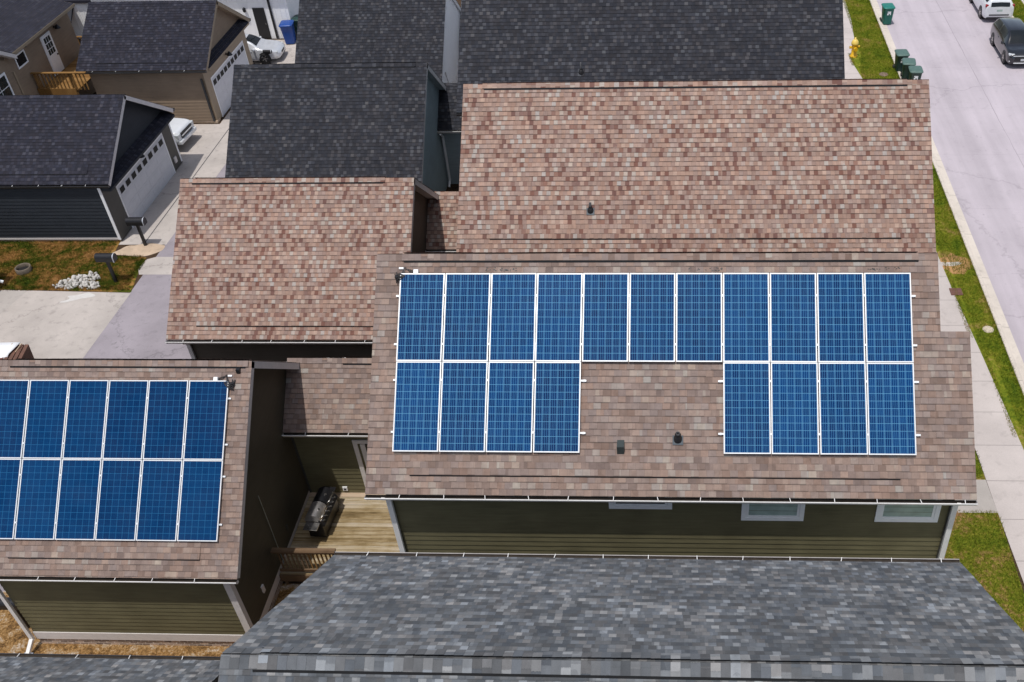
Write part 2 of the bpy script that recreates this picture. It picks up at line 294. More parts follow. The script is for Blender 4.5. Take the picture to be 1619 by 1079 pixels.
# ------------------------------------------------------------------ mesh helpers
class MB:
    def __init__(s): s.v = []; s.f = []; s.uv = []; s.mi = []; s.sm = []
    def face(s, pts, uv=None, mi=0, smooth=False):
        n = len(s.v); s.v += [tuple(p) for p in pts]; s.f.append(tuple(range(n, n+len(pts))))
        s.uv.append(uv if uv else [(0, 0)]*len(pts)); s.mi.append(mi); s.sm.append(smooth)
    def hexa(s, P, mi=0):            # eight corners: bottom 0-3, top 4-7
        for q in ((3, 2, 1, 0), (4, 5, 6, 7), (0, 1, 5, 4), (1, 2, 6, 5), (2, 3, 7, 6), (3, 0, 4, 7)):
            s.face([P[i] for i in q], mi=mi)
    def box(s, x0, x1, y0, y1, z0, z1, mi=0):
        s.hexa([(x0, y0, z0), (x1, y0, z0), (x1, y1, z0), (x0, y1, z0), (x0, y0, z1), (x1, y0, z1), (x1, y1, z1), (x0, y1, z1)], mi)
    def bar(s, a, b, w, h=None, mi=0, up=(0, 0, 1)):
        a, b = Vector(a), Vector(b); d = (b-a).normalized(); h = h or w
        u = Vector(up)
        if abs(d.dot(u)) > 0.98: u = Vector((0, 1, 0))
        x = d.cross(u).normalized()*w/2; y = x.cross(d).normalized()*h/2
        s.hexa([a-x-y, a+x-y, a+x+y, a-x+y, b-x-y, b+x-y, b+x+y, b-x+y], mi)
    def grid(s, rows, mi=0, smooth=True, closed=False, uvs=None):
        n = len(s.v); m = len(rows[0])
        for r in rows: s.v += [tuple(p) for p in r]
        for i in range(len(rows)-1):
            for j in range(m if closed else m-1):
                k = (j+1) % m
                q = (n+i*m+j, n+i*m+k, n+(i+1)*m+k, n+(i+1)*m+j)
                s.f.append(q); s.uv.append([(0, 0)]*4 if not uvs else [uvs[i][j], uvs[i][k], uvs[i+1][k], uvs[i+1][j]]); s.mi.append(mi); s.sm.append(smooth)
    def ring(s, a, b, r0, r1=None, n=14, mi=0, cap=True, smooth=True):
        a, b = Vector(a), Vector(b); r1 = r0 if r1 is None else r1; d = (b-a).normalized()
        u = Vector((0, 0, 1)) if abs(d.z) < 0.9 else Vector((1, 0, 0)); x = d.cross(u).normalized(); y = d.cross(x)
        c = [(math.cos(2*math.pi*i/n), math.sin(2*math.pi*i/n)) for i in range(n)]
        A = [a+(x*p+y*q)*r0 for p, q in c]; B = [b+(x*p+y*q)*r1 for p, q in c]
        s.grid([A, B], mi, smooth, True)
        if cap:
            s.face(A[::-1], mi=mi); s.face(B, mi=mi)
    def lathe(s, prof, c=(0, 0, 0), n=20, mi=0, smooth=True):
        rows = [[(c[0]+r*math.cos(2*math.pi*i/n), c[1]+r*math.sin(2*math.pi*i/n), c[2]+z) for i in range(n)] for r, z in prof]
        s.grid(rows, mi, smooth, True)
    def tube(s, pts, r, n=8, mi=0):
        pts = [Vector(p) for p in pts]; rows = []
        for i, p in enumerate(pts):
            d = (pts[min(i+1, len(pts)-1)]-pts[max(i-1, 0)]).normalized()
            u = Vector((0, 0, 1)) if abs(d.z) < 0.9 else Vector((1, 0, 0)); x = d.cross(u).normalized(); y = d.cross(x)
            rows.append([p+(x*math.cos(2*math.pi*k/n)+y*math.sin(2*math.pi*k/n))*r for k in range(n)])
        s.grid(rows, mi, True, True); s.face(rows[0][::-1], mi=mi); s.face(rows[-1], mi=mi)
    def build(s, name, mats, parent=None, bevel=0.0):
        me = bpy.data.meshes.new(name); me.from_pydata(s.v, [], s.f)
        for m in (mats if isinstance(mats, (list, tuple)) else [mats]): me.materials.append(m)
        me.polygons.foreach_set('material_index', s.mi); me.polygons.foreach_set('use_smooth', s.sm)
        ul = me.uv_layers.new(name='UVMap'); ul.data.foreach_set('uv', [c for f in s.uv for p in f for c in p])
        me.update()
        o = bpy.data.objects.new(name, me); col.objects.link(o)
        if parent is not None:
            o.parent = parent
            o.matrix_parent_inverse = Matrix.Identity(4)
        if bevel:
            b = bmesh.new(); b.from_mesh(me); bmesh.ops.remove_doubles(b, verts=b.verts, dist=1e-5); b.to_mesh(me); b.free()
            md = o.modifiers.new('bevel', 'BEVEL'); md.width = bevel; md.segments = 2; md.limit_method = 'ANGLE'; md.angle_limit = R(40)
        return o

def tag(o, label, cat, group=None):
    o['label'] = label; o['category'] = cat
    if group: o['group'] = group
    return o
def thing(name, label, cat, loc=(0, 0, 0), rz=0.0, group=None, scale=1.0):
    o = bpy.data.objects.new(name, None); col.objects.link(o); o.location = loc; o.rotation_euler = (0, 0, rz); o.scale = (scale,)*3
    o.empty_display_size = 0.3
    return tag(o, label, cat, group)
def structure(o): o['kind'] = 'structure'; return o
def stuff(o): o['kind'] = 'stuff'; return o
def copy_tree(o, parent=None):
    c = o.copy(); col.objects.link(c)
    if parent is not None: c.parent = parent
    for ch in list(o.children): copy_tree(ch, c)
    return c
def sheet(name, poly, z, mat, uvscale=1.0):
    mb = MB(); mb.face([(x, y, z) for x, y in poly]); return mb.build(name, mat)

# ------------------------------------------------------------------ walls
def siding(mb, p0, p1, z0, z1, ext=None, step=0.158, lip=0.017, mi=0):
    """lap siding from plan point p0 to p1; outward normal is to the right of p0->p1"""
    p0, p1 = Vector((*p0, 0)), Vector((*p1, 0)); L = (p1-p0).length; d = (p1-p0)/L; n = Vector((d.y, -d.x, 0))
    ext = ext or (lambda z: (0.0, L))
    z = z0
    while z < z1-1e-4:
        zt = min(z+step, z1); a0, a1 = ext(z); b0, b1 = ext(zt)
        if a1-a0 < 0.01: break
        if b1-b0 < 0: b0 = b1 = (b0+b1)/2
        A0 = p0+d*a0+n*lip; A1 = p0+d*a1+n*lip; B1 = p0+d*b1; B0 = p0+d*b0
        A0.z = A1.z = z; B0.z = B1.z = zt
        mb.face([A0, A1, B1, B0], mi=mi)
        C0 = p0+d*a0; C1 = p0+d*a1; C0.z = C1.z = z
        mb.face([C0, C1, A1, A0], mi=mi)
        z = zt

def gable_ext(yw0, yw1, yr, zpk, tan_s, flip):
    L = yw1-yw0
    def f(z):
        half = max(0.0, (zpk-z)/tan_s)
        a = max(yw0, yr-half)-yw0; b = min(yw1, yr+half)-yw0
        return (L-b, L-a) if flip else (a, b)
    return f

TH = 0.13
def gabled(root, x0, x1, yr, zr, s, hd_s, hd_n, over_e=0.32, over_r=0.35, zb=0.0, wall=None, gable_mat=None, roof_mat=None, trim=None,
           gut=None, step=None, vent=True, straps=True, corner=None, faces='SNWE', xl=None, xr=None, intake=True, vent_in=(0.55, 0.5), cw=0.30, strap_step=0.95, base=0.0, rake_trim=None, soffit=None):
    """gable building with the ridge along X. hd_s / hd_n: horizontal run from ridge to south / north roof edge"""
    t = math.tan(s); cs, sn = math.cos(s), math.sin(s)
    rake_trim = rake_trim or trim; soffit = soffit or trim
    wx0 = xl if xl is not None else x0+over_r; wx1 = xr if xr is not None else x1-over_r
    ys, yn = yr-hd_s+over_e, yr+hd_n-over_e
    zpk = zr-TH/cs
    zs = zpk-(yr-ys)*t; zn = zpk-(yn-yr)*t
    # ---- walls
    ring = 'E' in faces
    wb = MB()
    for fc in 'SNEW':
        if fc not in faces: continue
        if not ring: wb = MB()
        if fc == 'S': siding(wb, (wx0, ys), (wx1, ys), zb+base, zs)
        if fc == 'N': siding(wb, (wx1, yn), (wx0, yn), zb+base, zn)
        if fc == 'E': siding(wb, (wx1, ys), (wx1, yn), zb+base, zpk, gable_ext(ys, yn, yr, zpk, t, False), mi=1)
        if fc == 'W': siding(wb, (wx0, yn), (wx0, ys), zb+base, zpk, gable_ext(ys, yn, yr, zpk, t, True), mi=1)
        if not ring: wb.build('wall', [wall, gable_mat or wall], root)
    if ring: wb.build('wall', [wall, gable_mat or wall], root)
    # ---- roof shingles, course by course
    rb = MB()
    for sg, hd in ((-1, hd_s), (1, hd_n)):
        Lr = hd/cs; nv = Vector((0, sg*sn, cs)); k = 0; v = 0.0
        off = 0.0 if sg < 0 else 31.7
        while v < Lr-1e-4:
            v1 = min((k+1)*COURSE, Lr)
            a0, a1 = (x0, x1) if not step else step(yr+sg*(v+v1)/2*cs)
            def P(x, vv, h):
                sag = .006*math.sin(x*1.3+vv*.7+yr)+.004*math.sin(x*3.1-vv*1.9)+.003*math.sin(x*7.3+vv*3.3)
                return Vector((x, yr+sg*vv*cs, zr-vv*sn))+nv*(h+max(-.004, sag)*(0.0 if vv < .2 or vv > Lr-.2 else 1.0))
            ns = max(2, int((a1-a0)/.8)); lift = rng.uniform(-.002, .004, ns)
            for si in range(ns):
                c0, c1 = a0+(a1-a0)*si/ns, a0+(a1-a0)*(si+1)/ns; hb = .010+lift[si]
                q = [P(c0, v, .002), P(c1, v, .002), P(c1, v1, hb), P(c0, v1, hb)]; uvq = [(c0+off, v), (c1+off, v), (c1+off, v1-1e-4), (c0+off, v1-1e-4)]
                e = [P(c0, v1, hb), P(c1, v1, hb), P(c1, v1, .001), P(c0, v1, .001)]; uve = [(c0+off, v1-.002), (c1+off, v1-.002), (c1+off, v1-.001), (c0+off, v1-.001)]
                if sg < 0: q, uvq, e, uve = q[::-1], uvq[::-1], e[::-1], uve[::-1]
                rb.face(q, uvq); rb.face(e, uve)
            v = v1; k += 1
    roof = rb.build('roof', roof_mat, root)
    # ---- deck underside / soffit and rake boards
    sb = MB(); kbs = []
    def slab(sg, ya, yb, a0, a1):
        va, vb = abs(ya-yr)/cs, abs(yb-yr)/cs; nv = Vector((0, sg*sn, cs))
        def P(x, vv, h): return Vector((x, yr+sg*vv*cs, zr-vv*sn))+nv*h
        b0, b1 = a0+.031, a1-.031
        sb.hexa([P(b0, va, -TH), P(b1, va, -TH), P(b1, vb, -TH), P(b0, vb, -TH), P(b0, va, -.004), P(b1, va, -.004), P(b1, vb, -.004), P(b0, vb, -.004)])
        for xa, xb in ((a0+.010, a0+.030), (a1-.030, a1-.010)):
            kb = MB(); kbs.append(kb); kb.hexa([P(xa, va, -TH-.05), P(xb, va, -TH-.05), P(xb, vb, -TH-.05), P(xa, vb, -TH-.05), P(xa, va, -.002), P(xb, va, -.002), P(xb, vb, -.002), P(xa, vb, -.002)])
    for sg, hd in ((-1, hd_s), (1, hd_n)):
        if step and sg < 0:
            slab(sg, yr, yr+sg*step.cut, *step(yr+sg*(step.cut-.05))); slab(sg, yr+sg*(step.cut+.001), yr+sg*(hd-.012), *step(yr+sg*(step.cut+.05)))
        else:
            aa = step(yr+sg*.05) if step else (x0, x1)
            slab(sg, yr+sg*.001, yr+sg*(hd-.012), *aa)
    sb.build('soffit', soffit, root)
    for kb in kbs:
        if over_r > 0: kb.build('rake_board', rake_trim, roof)
    # ---- ridge cap with vent
    cb = MB(); a0, a1 = (x0, x1) if not step else step(yr-.1)
    vi0, vi1 = vent_in; x = a0; kk = 0
    db = MB()
    for sg in (-1, 1):
        nv = Vector((0, sg*sn, cs)); x = a0; kk = 0
        def P(xx, vv, h): return Vector((xx, yr+sg*vv*cs, zr-vv*sn))+nv*h
        while x < a1-1e-4:
            xe = min(x+COURSE, a1); inv = vent and (a0+vi0 <= x+.07 <= a1-vi1); h = .045 if inv else .016
            h += .004*math.sin(x*2.1+yr)+.0025*rng.random(); hx = h+.004
            uu = [(0.0+kk*7.13, kk*.5*COURSE), (0.0+kk*7.13+.15, kk*.5*COURSE)]
            U0 = kk*3*COURSE+.01
            q = [P(x, 0, h), P(xe, 0, hx), P(xe, cw/2, hx), P(x, cw/2, h)]; uvq = [(2.0, U0), (2.0, U0+.11), (2.09, U0+.11), (2.09, U0)]
            cb.face(q if sg > 0 else q[::-1], uvq if sg > 0 else uvq[::-1])
            cb.face([P(xe, 0, hx), P(xe, cw/2, hx), P(xe, cw/2, h-.006), P(xe, 0, h-.006)], [(2, U0)]*4)
            e = [P(x, cw/2, h), P(xe, cw/2, hx), P(xe, cw/2, hx-.010), P(x, cw/2, h-.010)]
            cb.face(e, [(2, U0)]*4)
            x = xe; kk += 1
        if vent:
            xa, xb = a0+vi0, a1-vi1
            db.face([P(xa, cw/2+.002, .038), P(xb, cw/2+.002, .038), P(xb, cw/2+.040, .012), P(xa, cw/2+.040, .012)])
    cb.build('ridge_cap', roof_mat, roof)
    if db.f: db.build('ridge_vent_gap', M_BLACK, roof)  # black strip stands for the shadow gap and open mesh under the cap
    # ---- intake vent: a raised strip above the eave with a dark slot
    if intake:
        ib = MB(); slot = MB()
        sg = -1; nv = Vector((0, sg*sn, cs)); Lr = hd_s/cs
        def P(xx, vv, h): return Vector((xx, yr+sg*vv*cs, zr-vv*sn))+nv*h
        ve = COURSE*math.floor((Lr-.42)/COURSE+.5); xa, xb = x0+.95, x1-.95
        v = ve-3*COURSE
        for i in range(3):
            h0, h1 = .012+.008*i, .012+.008*(i+1)
            q = [P(xa, v+COURSE, h1), P(xb, v+COURSE, h1), P(xb, v, h0), P(xa, v, h0)]
            ib.face(q, [(xa, v+COURSE-1e-4), (xb, v+COURSE-1e-4), (xb, v), (xa, v)]); v += COURSE
        slot.face([P(xa, ve+.001, .036), P(xb, ve+.001, .036), P(xb, ve+.026, .012), P(xa, ve+.026, .012)])
        ib.build('intake_vent', roof_mat, roof); slot.build('vent_slot', M_BLACK, roof)
    # ---- gutters
    if gut:
        for sg, hd in ((-1, hd_s), (1, hd_n)):
            a0, a1 = (x0, x1) if not step else step(yr+sg*(hd-.05))
            gutter(root, a0, a1, yr+sg*hd, zr-hd*t, sg, gut, straps, strap_step)
    # ---- corner boards
    if corner:
        for cxn, (xx, yy, dx, dy, zt) in dict(sw=(wx0, ys, 1, 1, zs), se=(wx1, ys, -1, 1, zs), nw=(wx0, yn, 1, -1, zn), ne=(wx1, yn, -1, -1, zn)).items():
            ob = MB(); e = .024; wd = .11
            X = sorted((xx-dx*e, xx+dx*wd)); Y = sorted((yy-dy*e, yy-dy*.001)); ob.box(X[0], X[1], Y[0], Y[1], zb+base, zt-.002)
            X = sorted((xx-dx*e, xx-dx*.001)); Y = sorted((yy, yy+dy*wd)); ob.box(X[0], X[1], Y[0], Y[1], zb+base, zt-.004)
            ob.build('corner_board', corner, root)
    return dict(ys=ys, yn=yn, zs=zs, zn=zn, wx0=wx0, wx1=wx1, roof=roof, zpk=zpk, t=t)

def gutter(root, a0, a1, ye, ze, sg, mat, straps=True, step=0.95, sub=None):
    prof = [(-.020, -.035), (-.020, -.125), (.050, -.125), (.078, -.06), (.112, -.035), (.112, -.012), (.094, -.012)]
    ins = [(.094, -.012), (.090, -.040), (.060, -.062), (.040, -.110), (-.010, -.110), (-.018, -.035)]
    g = MB()
    for pr, mi in ((prof, 0), (ins, 1)):
        for (p, q) in zip(pr[:-1], pr[1:]):
            g.face([(a0, ye+sg*p[0], ze+p[1]), (a1, ye+sg*p[0], ze+p[1]), (a1, ye+sg*q[0], ze+q[1]), (a0, ye+sg*q[0], ze+q[1])], mi=mi)
    for xx in (a0, a1):
        g.face([(xx, ye+sg*p[0], ze+p[1]) for p in prof])
    o = g.build('gutter', [mat, M_GUT_IN], root)
    if straps:
        s = a0+.55+.3*rng.random()
        while s < a1-.2:
            m = MB(); j = .04*(rng.random()-.3)
            m.hexa([(s, ye+sg*.005, ze-.004), (s+.013, ye+sg*.005, ze-.004), (s+.013+j, ye+sg*.108, ze-.010), (s+j, ye+sg*.108, ze-.010),
                    (s, ye+sg*.005, ze+.010), (s+.013, ye+sg*.005, ze+.010), (s+.013+j, ye+sg*.108, ze+.002), (s+j, ye+sg*.108, ze+.002)])
            m.build('gutter_strap', M_GUTTER, o); s += step*(0.92+.16*rng.random())
    return o

def downspout(root, x, y, zt, zb, sg, mat, kick=True, yo=0.2):
    """pipe from the gutter back to the wall and down; sg = side of the wall it hangs on"""
    m = MB(); w = .085
    m.bar((x, y+sg*.42, zt), (x, y+sg*.07, zt-.28), w, .06)
    m.bar((x, y+sg*.06, zt-.26), (x, y+sg*.06, zb+.18), w, .065)
    if kick: m.bar((x, y+sg*.05, zb+.2), (x, y+sg*.38, zb+.06), w, .065)
    return m.build('downspout', mat, root)

def window_s(root, x0, x1, z0, z1, y, frame, sash, pane, sg=-1, tw=.10):
    """window on a wall facing -Y (sg=-1): outer trim, sash and pane"""
    def fr(mb, a0, a1, b0, b1, wd, d0, d1):
        ya, yb = sorted((y+sg*d0, y+sg*d1))
        mb.box(a0, a1, ya, yb, b0, b0+wd); mb.box(a0, a1, ya, yb, b1-wd, b1)
        mb.box(a0, a0+wd, ya, yb, b0+wd+.0005, b1-wd-.0005); mb.box(a1-wd, a1, ya, yb, b0+wd+.0005, b1-wd-.0005)
    m = MB(); fr(m, x0, x1, z0, z1, tw, .002, .034); wdw = m.build('window', frame, root)
    m = MB(); fr(m, x0+tw+.003, x1-tw-.003, z0+tw+.003, z1-tw-.003, .055, .002, .026); m.build('sash', sash, wdw)
    m = MB(); yy = y+sg*.016; a0, a1, b0, b1 = x0+tw+.05, x1-tw-.05, z0+tw+.05, z1-tw-.05
    m.face([(a0, yy, b0), (a1, yy, b0), (a1, yy, b1), (a0, yy, b1)]); m.build('pane', pane, wdw)
    return wdw
def window_e(root, x, y0, y1, z0, z1, frame, pane, tw=.07, mun=0, horiz=0):
    m = MB()
    m.box(x+.016, x+.045, y0, y1, z0, z0+tw); m.box(x+.016, x+.045, y0, y1, z1-tw, z1)
    m.box(x+.016, x+.045, y0, y0+tw, z0+tw, z1-tw); m.box(x+.016, x+.045, y1-tw, y1, z0+tw, z1-tw)
    for i in range(1, mun+1):
        yy = y0+(y1-y0)*i/(mun+1); m.box(x+.024, x+.038, yy-.012, yy+.012, z0+tw, z1-tw)
    for i in range(1, horiz+1):
        zz = z0+(z1-z0)*i/(horiz+1); m.box(x+.025, x+.039, y0+tw, y1-tw, zz-.014, zz+.014)
    w_ = m.build('window', frame, root)
    m = MB(); m.face([(x+.026, y0+tw*.9, z0+tw*.9), (x+.026, y1-tw*.9, z0+tw*.9), (x+.026, y1-tw*.9, z1-tw*.9), (x+.026, y0+tw*.9, z1-tw*.9)])
    m.build('pane', pane, w_)
    return w_

def garage_door_e(root, x, y0, y1, z1, mat, frame, nwin=8):
    m = MB(); h = z1/4
    for i in range(4):
        a, b = i*h+.004, (i+1)*h-.004
        m.box(x+.016, x+.05, y0, y1, a, b)
        np_ = 4
        for j in range(np_):
            ya, yb = y0+(y1-y0)*j/np_+.08, y0+(y1-y0)*(j+1)/np_-.08
            if i < 3: m.box(x+.0502, x+.058, ya, yb, a+.09, b-.09)
    d = m.build('garage_door', mat, root)
    for j in range(nwin):
        yc = y0+(y1-y0)*(j+.5)/nwin; m = MB()
        m.box(x+.0502, x+.060, yc-.20, yc+.20, z1-.40, z1-.12, 0)
        m.box(x+.0602, x+.064, yc-.185, yc+.185, z1-.385, z1-.135, 1)
        m.build('door_window', [mat, M_WINDK], d)
    f = MB(); f.box(x+.016, x+.062, y0-.07, y0-.002, 0, z1+.07); f.box(x+.016, x+.062, y1+.002, y1+.07, 0, z1+.07); f.box(x+.016, x+.060, y0-.001, y1+.001, z1+.002, z1+.07)
    f.build('door_frame', frame, root)
# ------------------------------------------------------------------ ground, street, walks
S = 0.71465793                     # roof pitch of the brown houses (10 in 12)
structure(sheet('ground', [(-900, -900), (900, -900), (900, 900), (-900, 900)], -0.16, M_GROUND))
structure(sheet('yard', [(-70, -60), (17.5, -60), (17.5, 110), (-70, 110)], -0.006, M_SOIL))
structure(sheet('road', [(17.64, -60), (25.12, -60), (25.12, 110), (17.64, 110)], -0.10, M_ROAD))
structure(sheet('far_yard', [(25.26, -60), (60, -60), (60, 110), (25.26, 110)], -0.004, M_VERGE))
for k, (a, b, c) in enumerate(((17.50, 17.66, 17.98), (25.26, 25.10, 24.78))):
    m = MB(); y0, y1 = -60, 110
    s = 1 if b > a else -1
    prof = [(a, -.12), (a, .03), (a+s*.02, .045), (b-s*.03, .045), (b, .02), (b+s*.02, -.07), (c, -.092), (c, -.14)]
    for p, q in zip(prof[:-1], prof[1:]): m.face([(p[0], y0, p[1]), (p[0], y1, p[1]), (q[0], y1, q[1]), (q[0], y0, q[1])])
    structure(m.build('kerb', M_KERB))
walk = [(15.42, -60), (16.98, -60), (16.95, -2), (16.86, 5), (16.62, 9.1), (16.40, 12.85), (16.30, 15.2), (16.1, 22), (15.70, 30.6), (15.36, 33.2), (15.30, 34.2), (15.62, 35.4), (15.86, 36.7), (16.05, 39.5), (16.2, 110),
        (14.85, 110), (14.75, 39.5), (14.55, 36.6), (14.2, 34.2), (14.35, 30), (14.8, 22), (15.1, 15), (15.25, 5)]
m = MB()
def strip(mb, left, right, z):
    for i in range(len(left)-1):
        mb.face([(*left[i], z), (*right[i], z), (*right[i+1], z), (*left[i+1], z)])
lf = [(15.66, -60), (15.60, -2), (15.45, 1.8), (15.38, 4.4), (15.25, 9.1), (15.10, 12.85), (15.0, 15.2), (14.8, 22), (14.45, 30.6), (14.15, 33.2), (14.1, 34.2), (14.4, 35.4), (14.6, 36.7), (14.75, 39.5), (14.9, 110)]
rt = [(17.12, -60), (17.05, -2), (16.97, 1.8), (16.86, 4.4), (16.62, 9.1), (16.40, 12.85), (16.30, 15.2), (16.1, 22), (15.70, 30.6), (15.36, 33.2), (15.30, 34.2), (15.62, 35.4), (15.86, 36.7), (16.05, 39.5), (16.2, 110)]
strip(m, lf, rt, .006); structure(m.build('sidewalk', M_WALK))
m = MB(); strip(m, [(26.35, -60), (26.35, 110)], [(27.7, -60), (27.7, 110)], .006); structure(m.build('sidewalk', M_WALK))
structure(sheet('front_path', [(12.0, 1.86), (15.449, 1.86), (15.40, 3.18), (12.0, 3.18)], .006, M_PATCH))
m = MB()
vl = [(17.05, -2), (16.97, 1.8), (16.86, 4.4), (16.62, 9.1), (16.40, 12.85), (16.30, 15.2), (16.1, 22), (15.70, 30.6), (15.36, 33.2), (15.30, 34.2), (15.62, 35.4), (15.86, 36.7), (16.05, 39.5), (16.2, 110)]
strip(m, [(17.12, -60)]+vl, [(17.495, -60)]+[(17.495, y) for x, y in vl], .003); structure(m.build('verge', M_VERGE))
m = MB(); strip(m, [(11.5, -60), (11.5, 1.86)], [(15.655, -60), (15.449, 1.86)], .003); strip(m, [(12.2, 3.18), (12.2, 30)], [(15.40, 3.18), (14.45, 30)], .003); structure(m.build('lawn', M_LAWN))
structure(sheet('sand_patch', [(max(16.32, min(17.49, x)), y) for x, y in [(16.85+.68*math.cos(a)*(1+.15*math.sin(3*a)+.1*math.sin(7*a)), 14.6+.62*math.sin(a)*(1+.15*math.cos(4*a)+.1*math.sin(9*a))) for a in [2*math.pi*i/60 for i in range(60)]]], .0045, concrete_mat('orange_soil', (0.40, 0.225, 0.095), 0.2, 0.35, 1.5)))
structure(sheet('stone_strip', [(16.32, 14.50), (16.7, 14.46), (17.0, 14.55), (17.12, 14.66), (17.0, 14.76), (16.6, 14.72), (16.32, 14.74)], .0052, M_CONC))
# alley side
structure(sheet('alley', [(-15.08, -60), (-10.9, -60), (-10.9, 110), (-14.9, 110), (-15.0, 22.7), (-15.14, 8)], .0005, M_ALLEY))
structure(sheet('concrete_pad', [(-24, 8.3), (-15.12, 8.3), (-15.05, 12.72), (-24, 13.06)], .004, M_CONC))
structure(sheet('darker_concrete', [(-24, 8.0), (-20.2, 8.0), (-19.25, 12.85), (-24, 13.02)], .006, M_PATCH))  # strip of the pad a little darker than the rest
structure(sheet('concrete_crossing', [(-15.45, 14.35), (-15.25, 13.95), (-13.0, 13.95), (-10.8, 13.95), (-10.8, 15.15), (-15.05, 15.2), (-15.4, 15.0)], .004, M_CONC))
structure(sheet('driveway', [(-17.02, 16.1), (-15.0, 16.1), (-14.85, 24.6), (-14.6, 27.2), (-14.7, 35), (-14.9, 37.4), (-24, 37.4), (-24, 33.4), (-16.6, 33.4), (-16.6, 26.9), (-24, 26.9), (-24, 22.9), (-17.02, 22.9)], .004, M_CONC))
structure(sheet('control_joint', [(-15.98, 16.1), (-15.94, 16.1), (-15.94, 33), (-15.98, 33)], .0055, M_ASPHALT))
def blob(cx, cy, rx, ry, n, amp, seed):
    q = np.random.default_rng(seed); ph = q.uniform(0, 6.28, 6)
    return [(cx+rx*math.cos(a)*(1+amp*sum(math.sin((k+2)*a+ph[k])/(k+1) for k in range(6))), cy+ry*math.sin(a)*(1+amp*sum(math.cos((k+2)*a+ph[k])/(k+1) for k in range(6)))) for a in [2*math.pi*i/n for i in range(n)]]
structure(sheet('sandy_verge', blob(-15.95, 15.7, 1.0, .52, 60, .16, 4), .005, M_SAND))
structure(sheet('side_lawn', [(-40, 13.06), (-19.6, 12.96), (-15.06, 12.76), (-15.4, 14.4), (-15.45, 15.15), (-16.9, 15.3), (-17.1, 16.6), (-40, 16.6)], .003, M_LAWN_DRY))
structure(sheet('gravel_strip', [(-14.9, -8), (-3.2, -8), (-3.2, -1.0), (-4.9, -1.0), (-4.9, -2.9), (-10.7, -2.9), (-10.7, -1.6), (-12.4, -1.2), (-14.0, -2.4)], .003, M_MULCH))
structure(sheet('dark_driveway', [(-15.9, 38.6), (-11.4, 38.6), (-11.4, 60), (-15.9, 60)], .006, M_ASPHALT))

# ------------------------------------------------------------------ main olive house
class Step:
    def __init__(s, yr, ycut, up, low): s.cut = yr-ycut; s.y = ycut; s.up = up; s.low = low
    def __call__(s, y): return s.up if y > s.y else s.low
YR, ZR = 0.41, 10.02
h = thing('olive_house', 'olive green two storey house whose brown shingle roof carries the long staggered solar array', 'house', (6, 0.41, 0))
h.matrix_world = Matrix.Translation((0, 0, 0)); h.location = (0, 0, 0)
main = gabled(h, -0.57, 11.75, YR, ZR, S, 4.0, 4.0, over_e=0.30, over_r=0.36, wall=M_OLIVE, gable_mat=M_OLIVE_SHADE, roof_mat=M_ROOF, trim=M_TRIM, gut=M_GUTTER,
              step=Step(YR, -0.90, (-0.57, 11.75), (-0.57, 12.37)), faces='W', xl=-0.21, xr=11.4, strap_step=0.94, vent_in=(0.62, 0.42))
ys, yn, zs, zpk, tt = main['ys'], main['yn'], main['zs'], main['zpk'], main['t']
wb = MB()
siding(wb, (-0.21, ys), (12.0, ys), 0.45, zs)
siding(wb, (12.0, ys), (12.0, -1.3), 0.45, zpk, lambda z: (0.0, max(0.0, min(-1.3-ys, 10))) if z < zs else ((z-zs)/tt, -1.3-ys))
siding(wb, (12.0, -1.3), (11.4, -1.3), 0.45, zpk-(YR+1.3)*tt)
siding(wb, (11.4, -1.3), (11.4, yn), 0.45, zpk, lambda z: (max(0.0, YR-(zpk-z)/tt+1.3), min(yn+1.3, YR+(zpk-z)/tt+1.3)))
siding(wb, (11.4, yn), (-0.21, yn), 0.45, main['zn'])
wb.build('wall', M_OLIVE, h)
m = MB(); m.box(-0.22, 12.01, ys+.02, -1.32, 0, .449); m.box(-0.22, 11.41, -1.319, yn-.02, 0, .449); m.build('foundation', M_BRICK, h)
for x0_, x1_ in ((-0.235, -0.165), (11.955, 12.022)):
    m = MB(); m.box(x0_, x1_, ys-.045, ys-.014, 0.05, zs-.02); m.build('corner_board', M_TRIM_DARK, h)
def short_spout(x):
    m = MB(); z0 = zs+.02
    m.bar((x, -3.62, 6.44), (x+.02, ys-.09, 6.20), .08, .06); m.bar((x+.02, ys-.085, 6.22), (x+.02, ys-.085, 0.2), .115, .075); return m.build('downspout', M_GUTTER, h)
short_spout(12.02); short_spout(-0.20)
wy = ys-.0
window_s(h, 4.63, 6.01, 5.86, 6.50, wy, M_WHITE, M_WHITE, M_PANE_DK)
window_s(h, 7.52, 8.88, 5.52, 6.50, wy, M_WHITE, M_WHITE, M_PANE)
window_s(h, 10.42, 11.78, 5.52, 6.50, wy, M_WHITE, M_WHITE, M_PANE)
# low link roof towards the garage
lk = gabled(h, -4.83, -0.215, 3.25, 4.64, S, 1.58, 1.6, over_e=0.36, over_r=0.0, wall=M_OLIVE, roof_mat=M_ROOF, trim=M_TRIM, gut=M_GUTTER, faces='SN', base=0.46, intake=False, strap_step=1.3, vent_in=(1.6, 0.3))
ly = lk['ys']
m = MB(); m.box(-4.83, -4.77, ly-.03, ly-.014, .46, lk['zs']-.01); m.build('corner_board', M_TRIM_DARK, h)
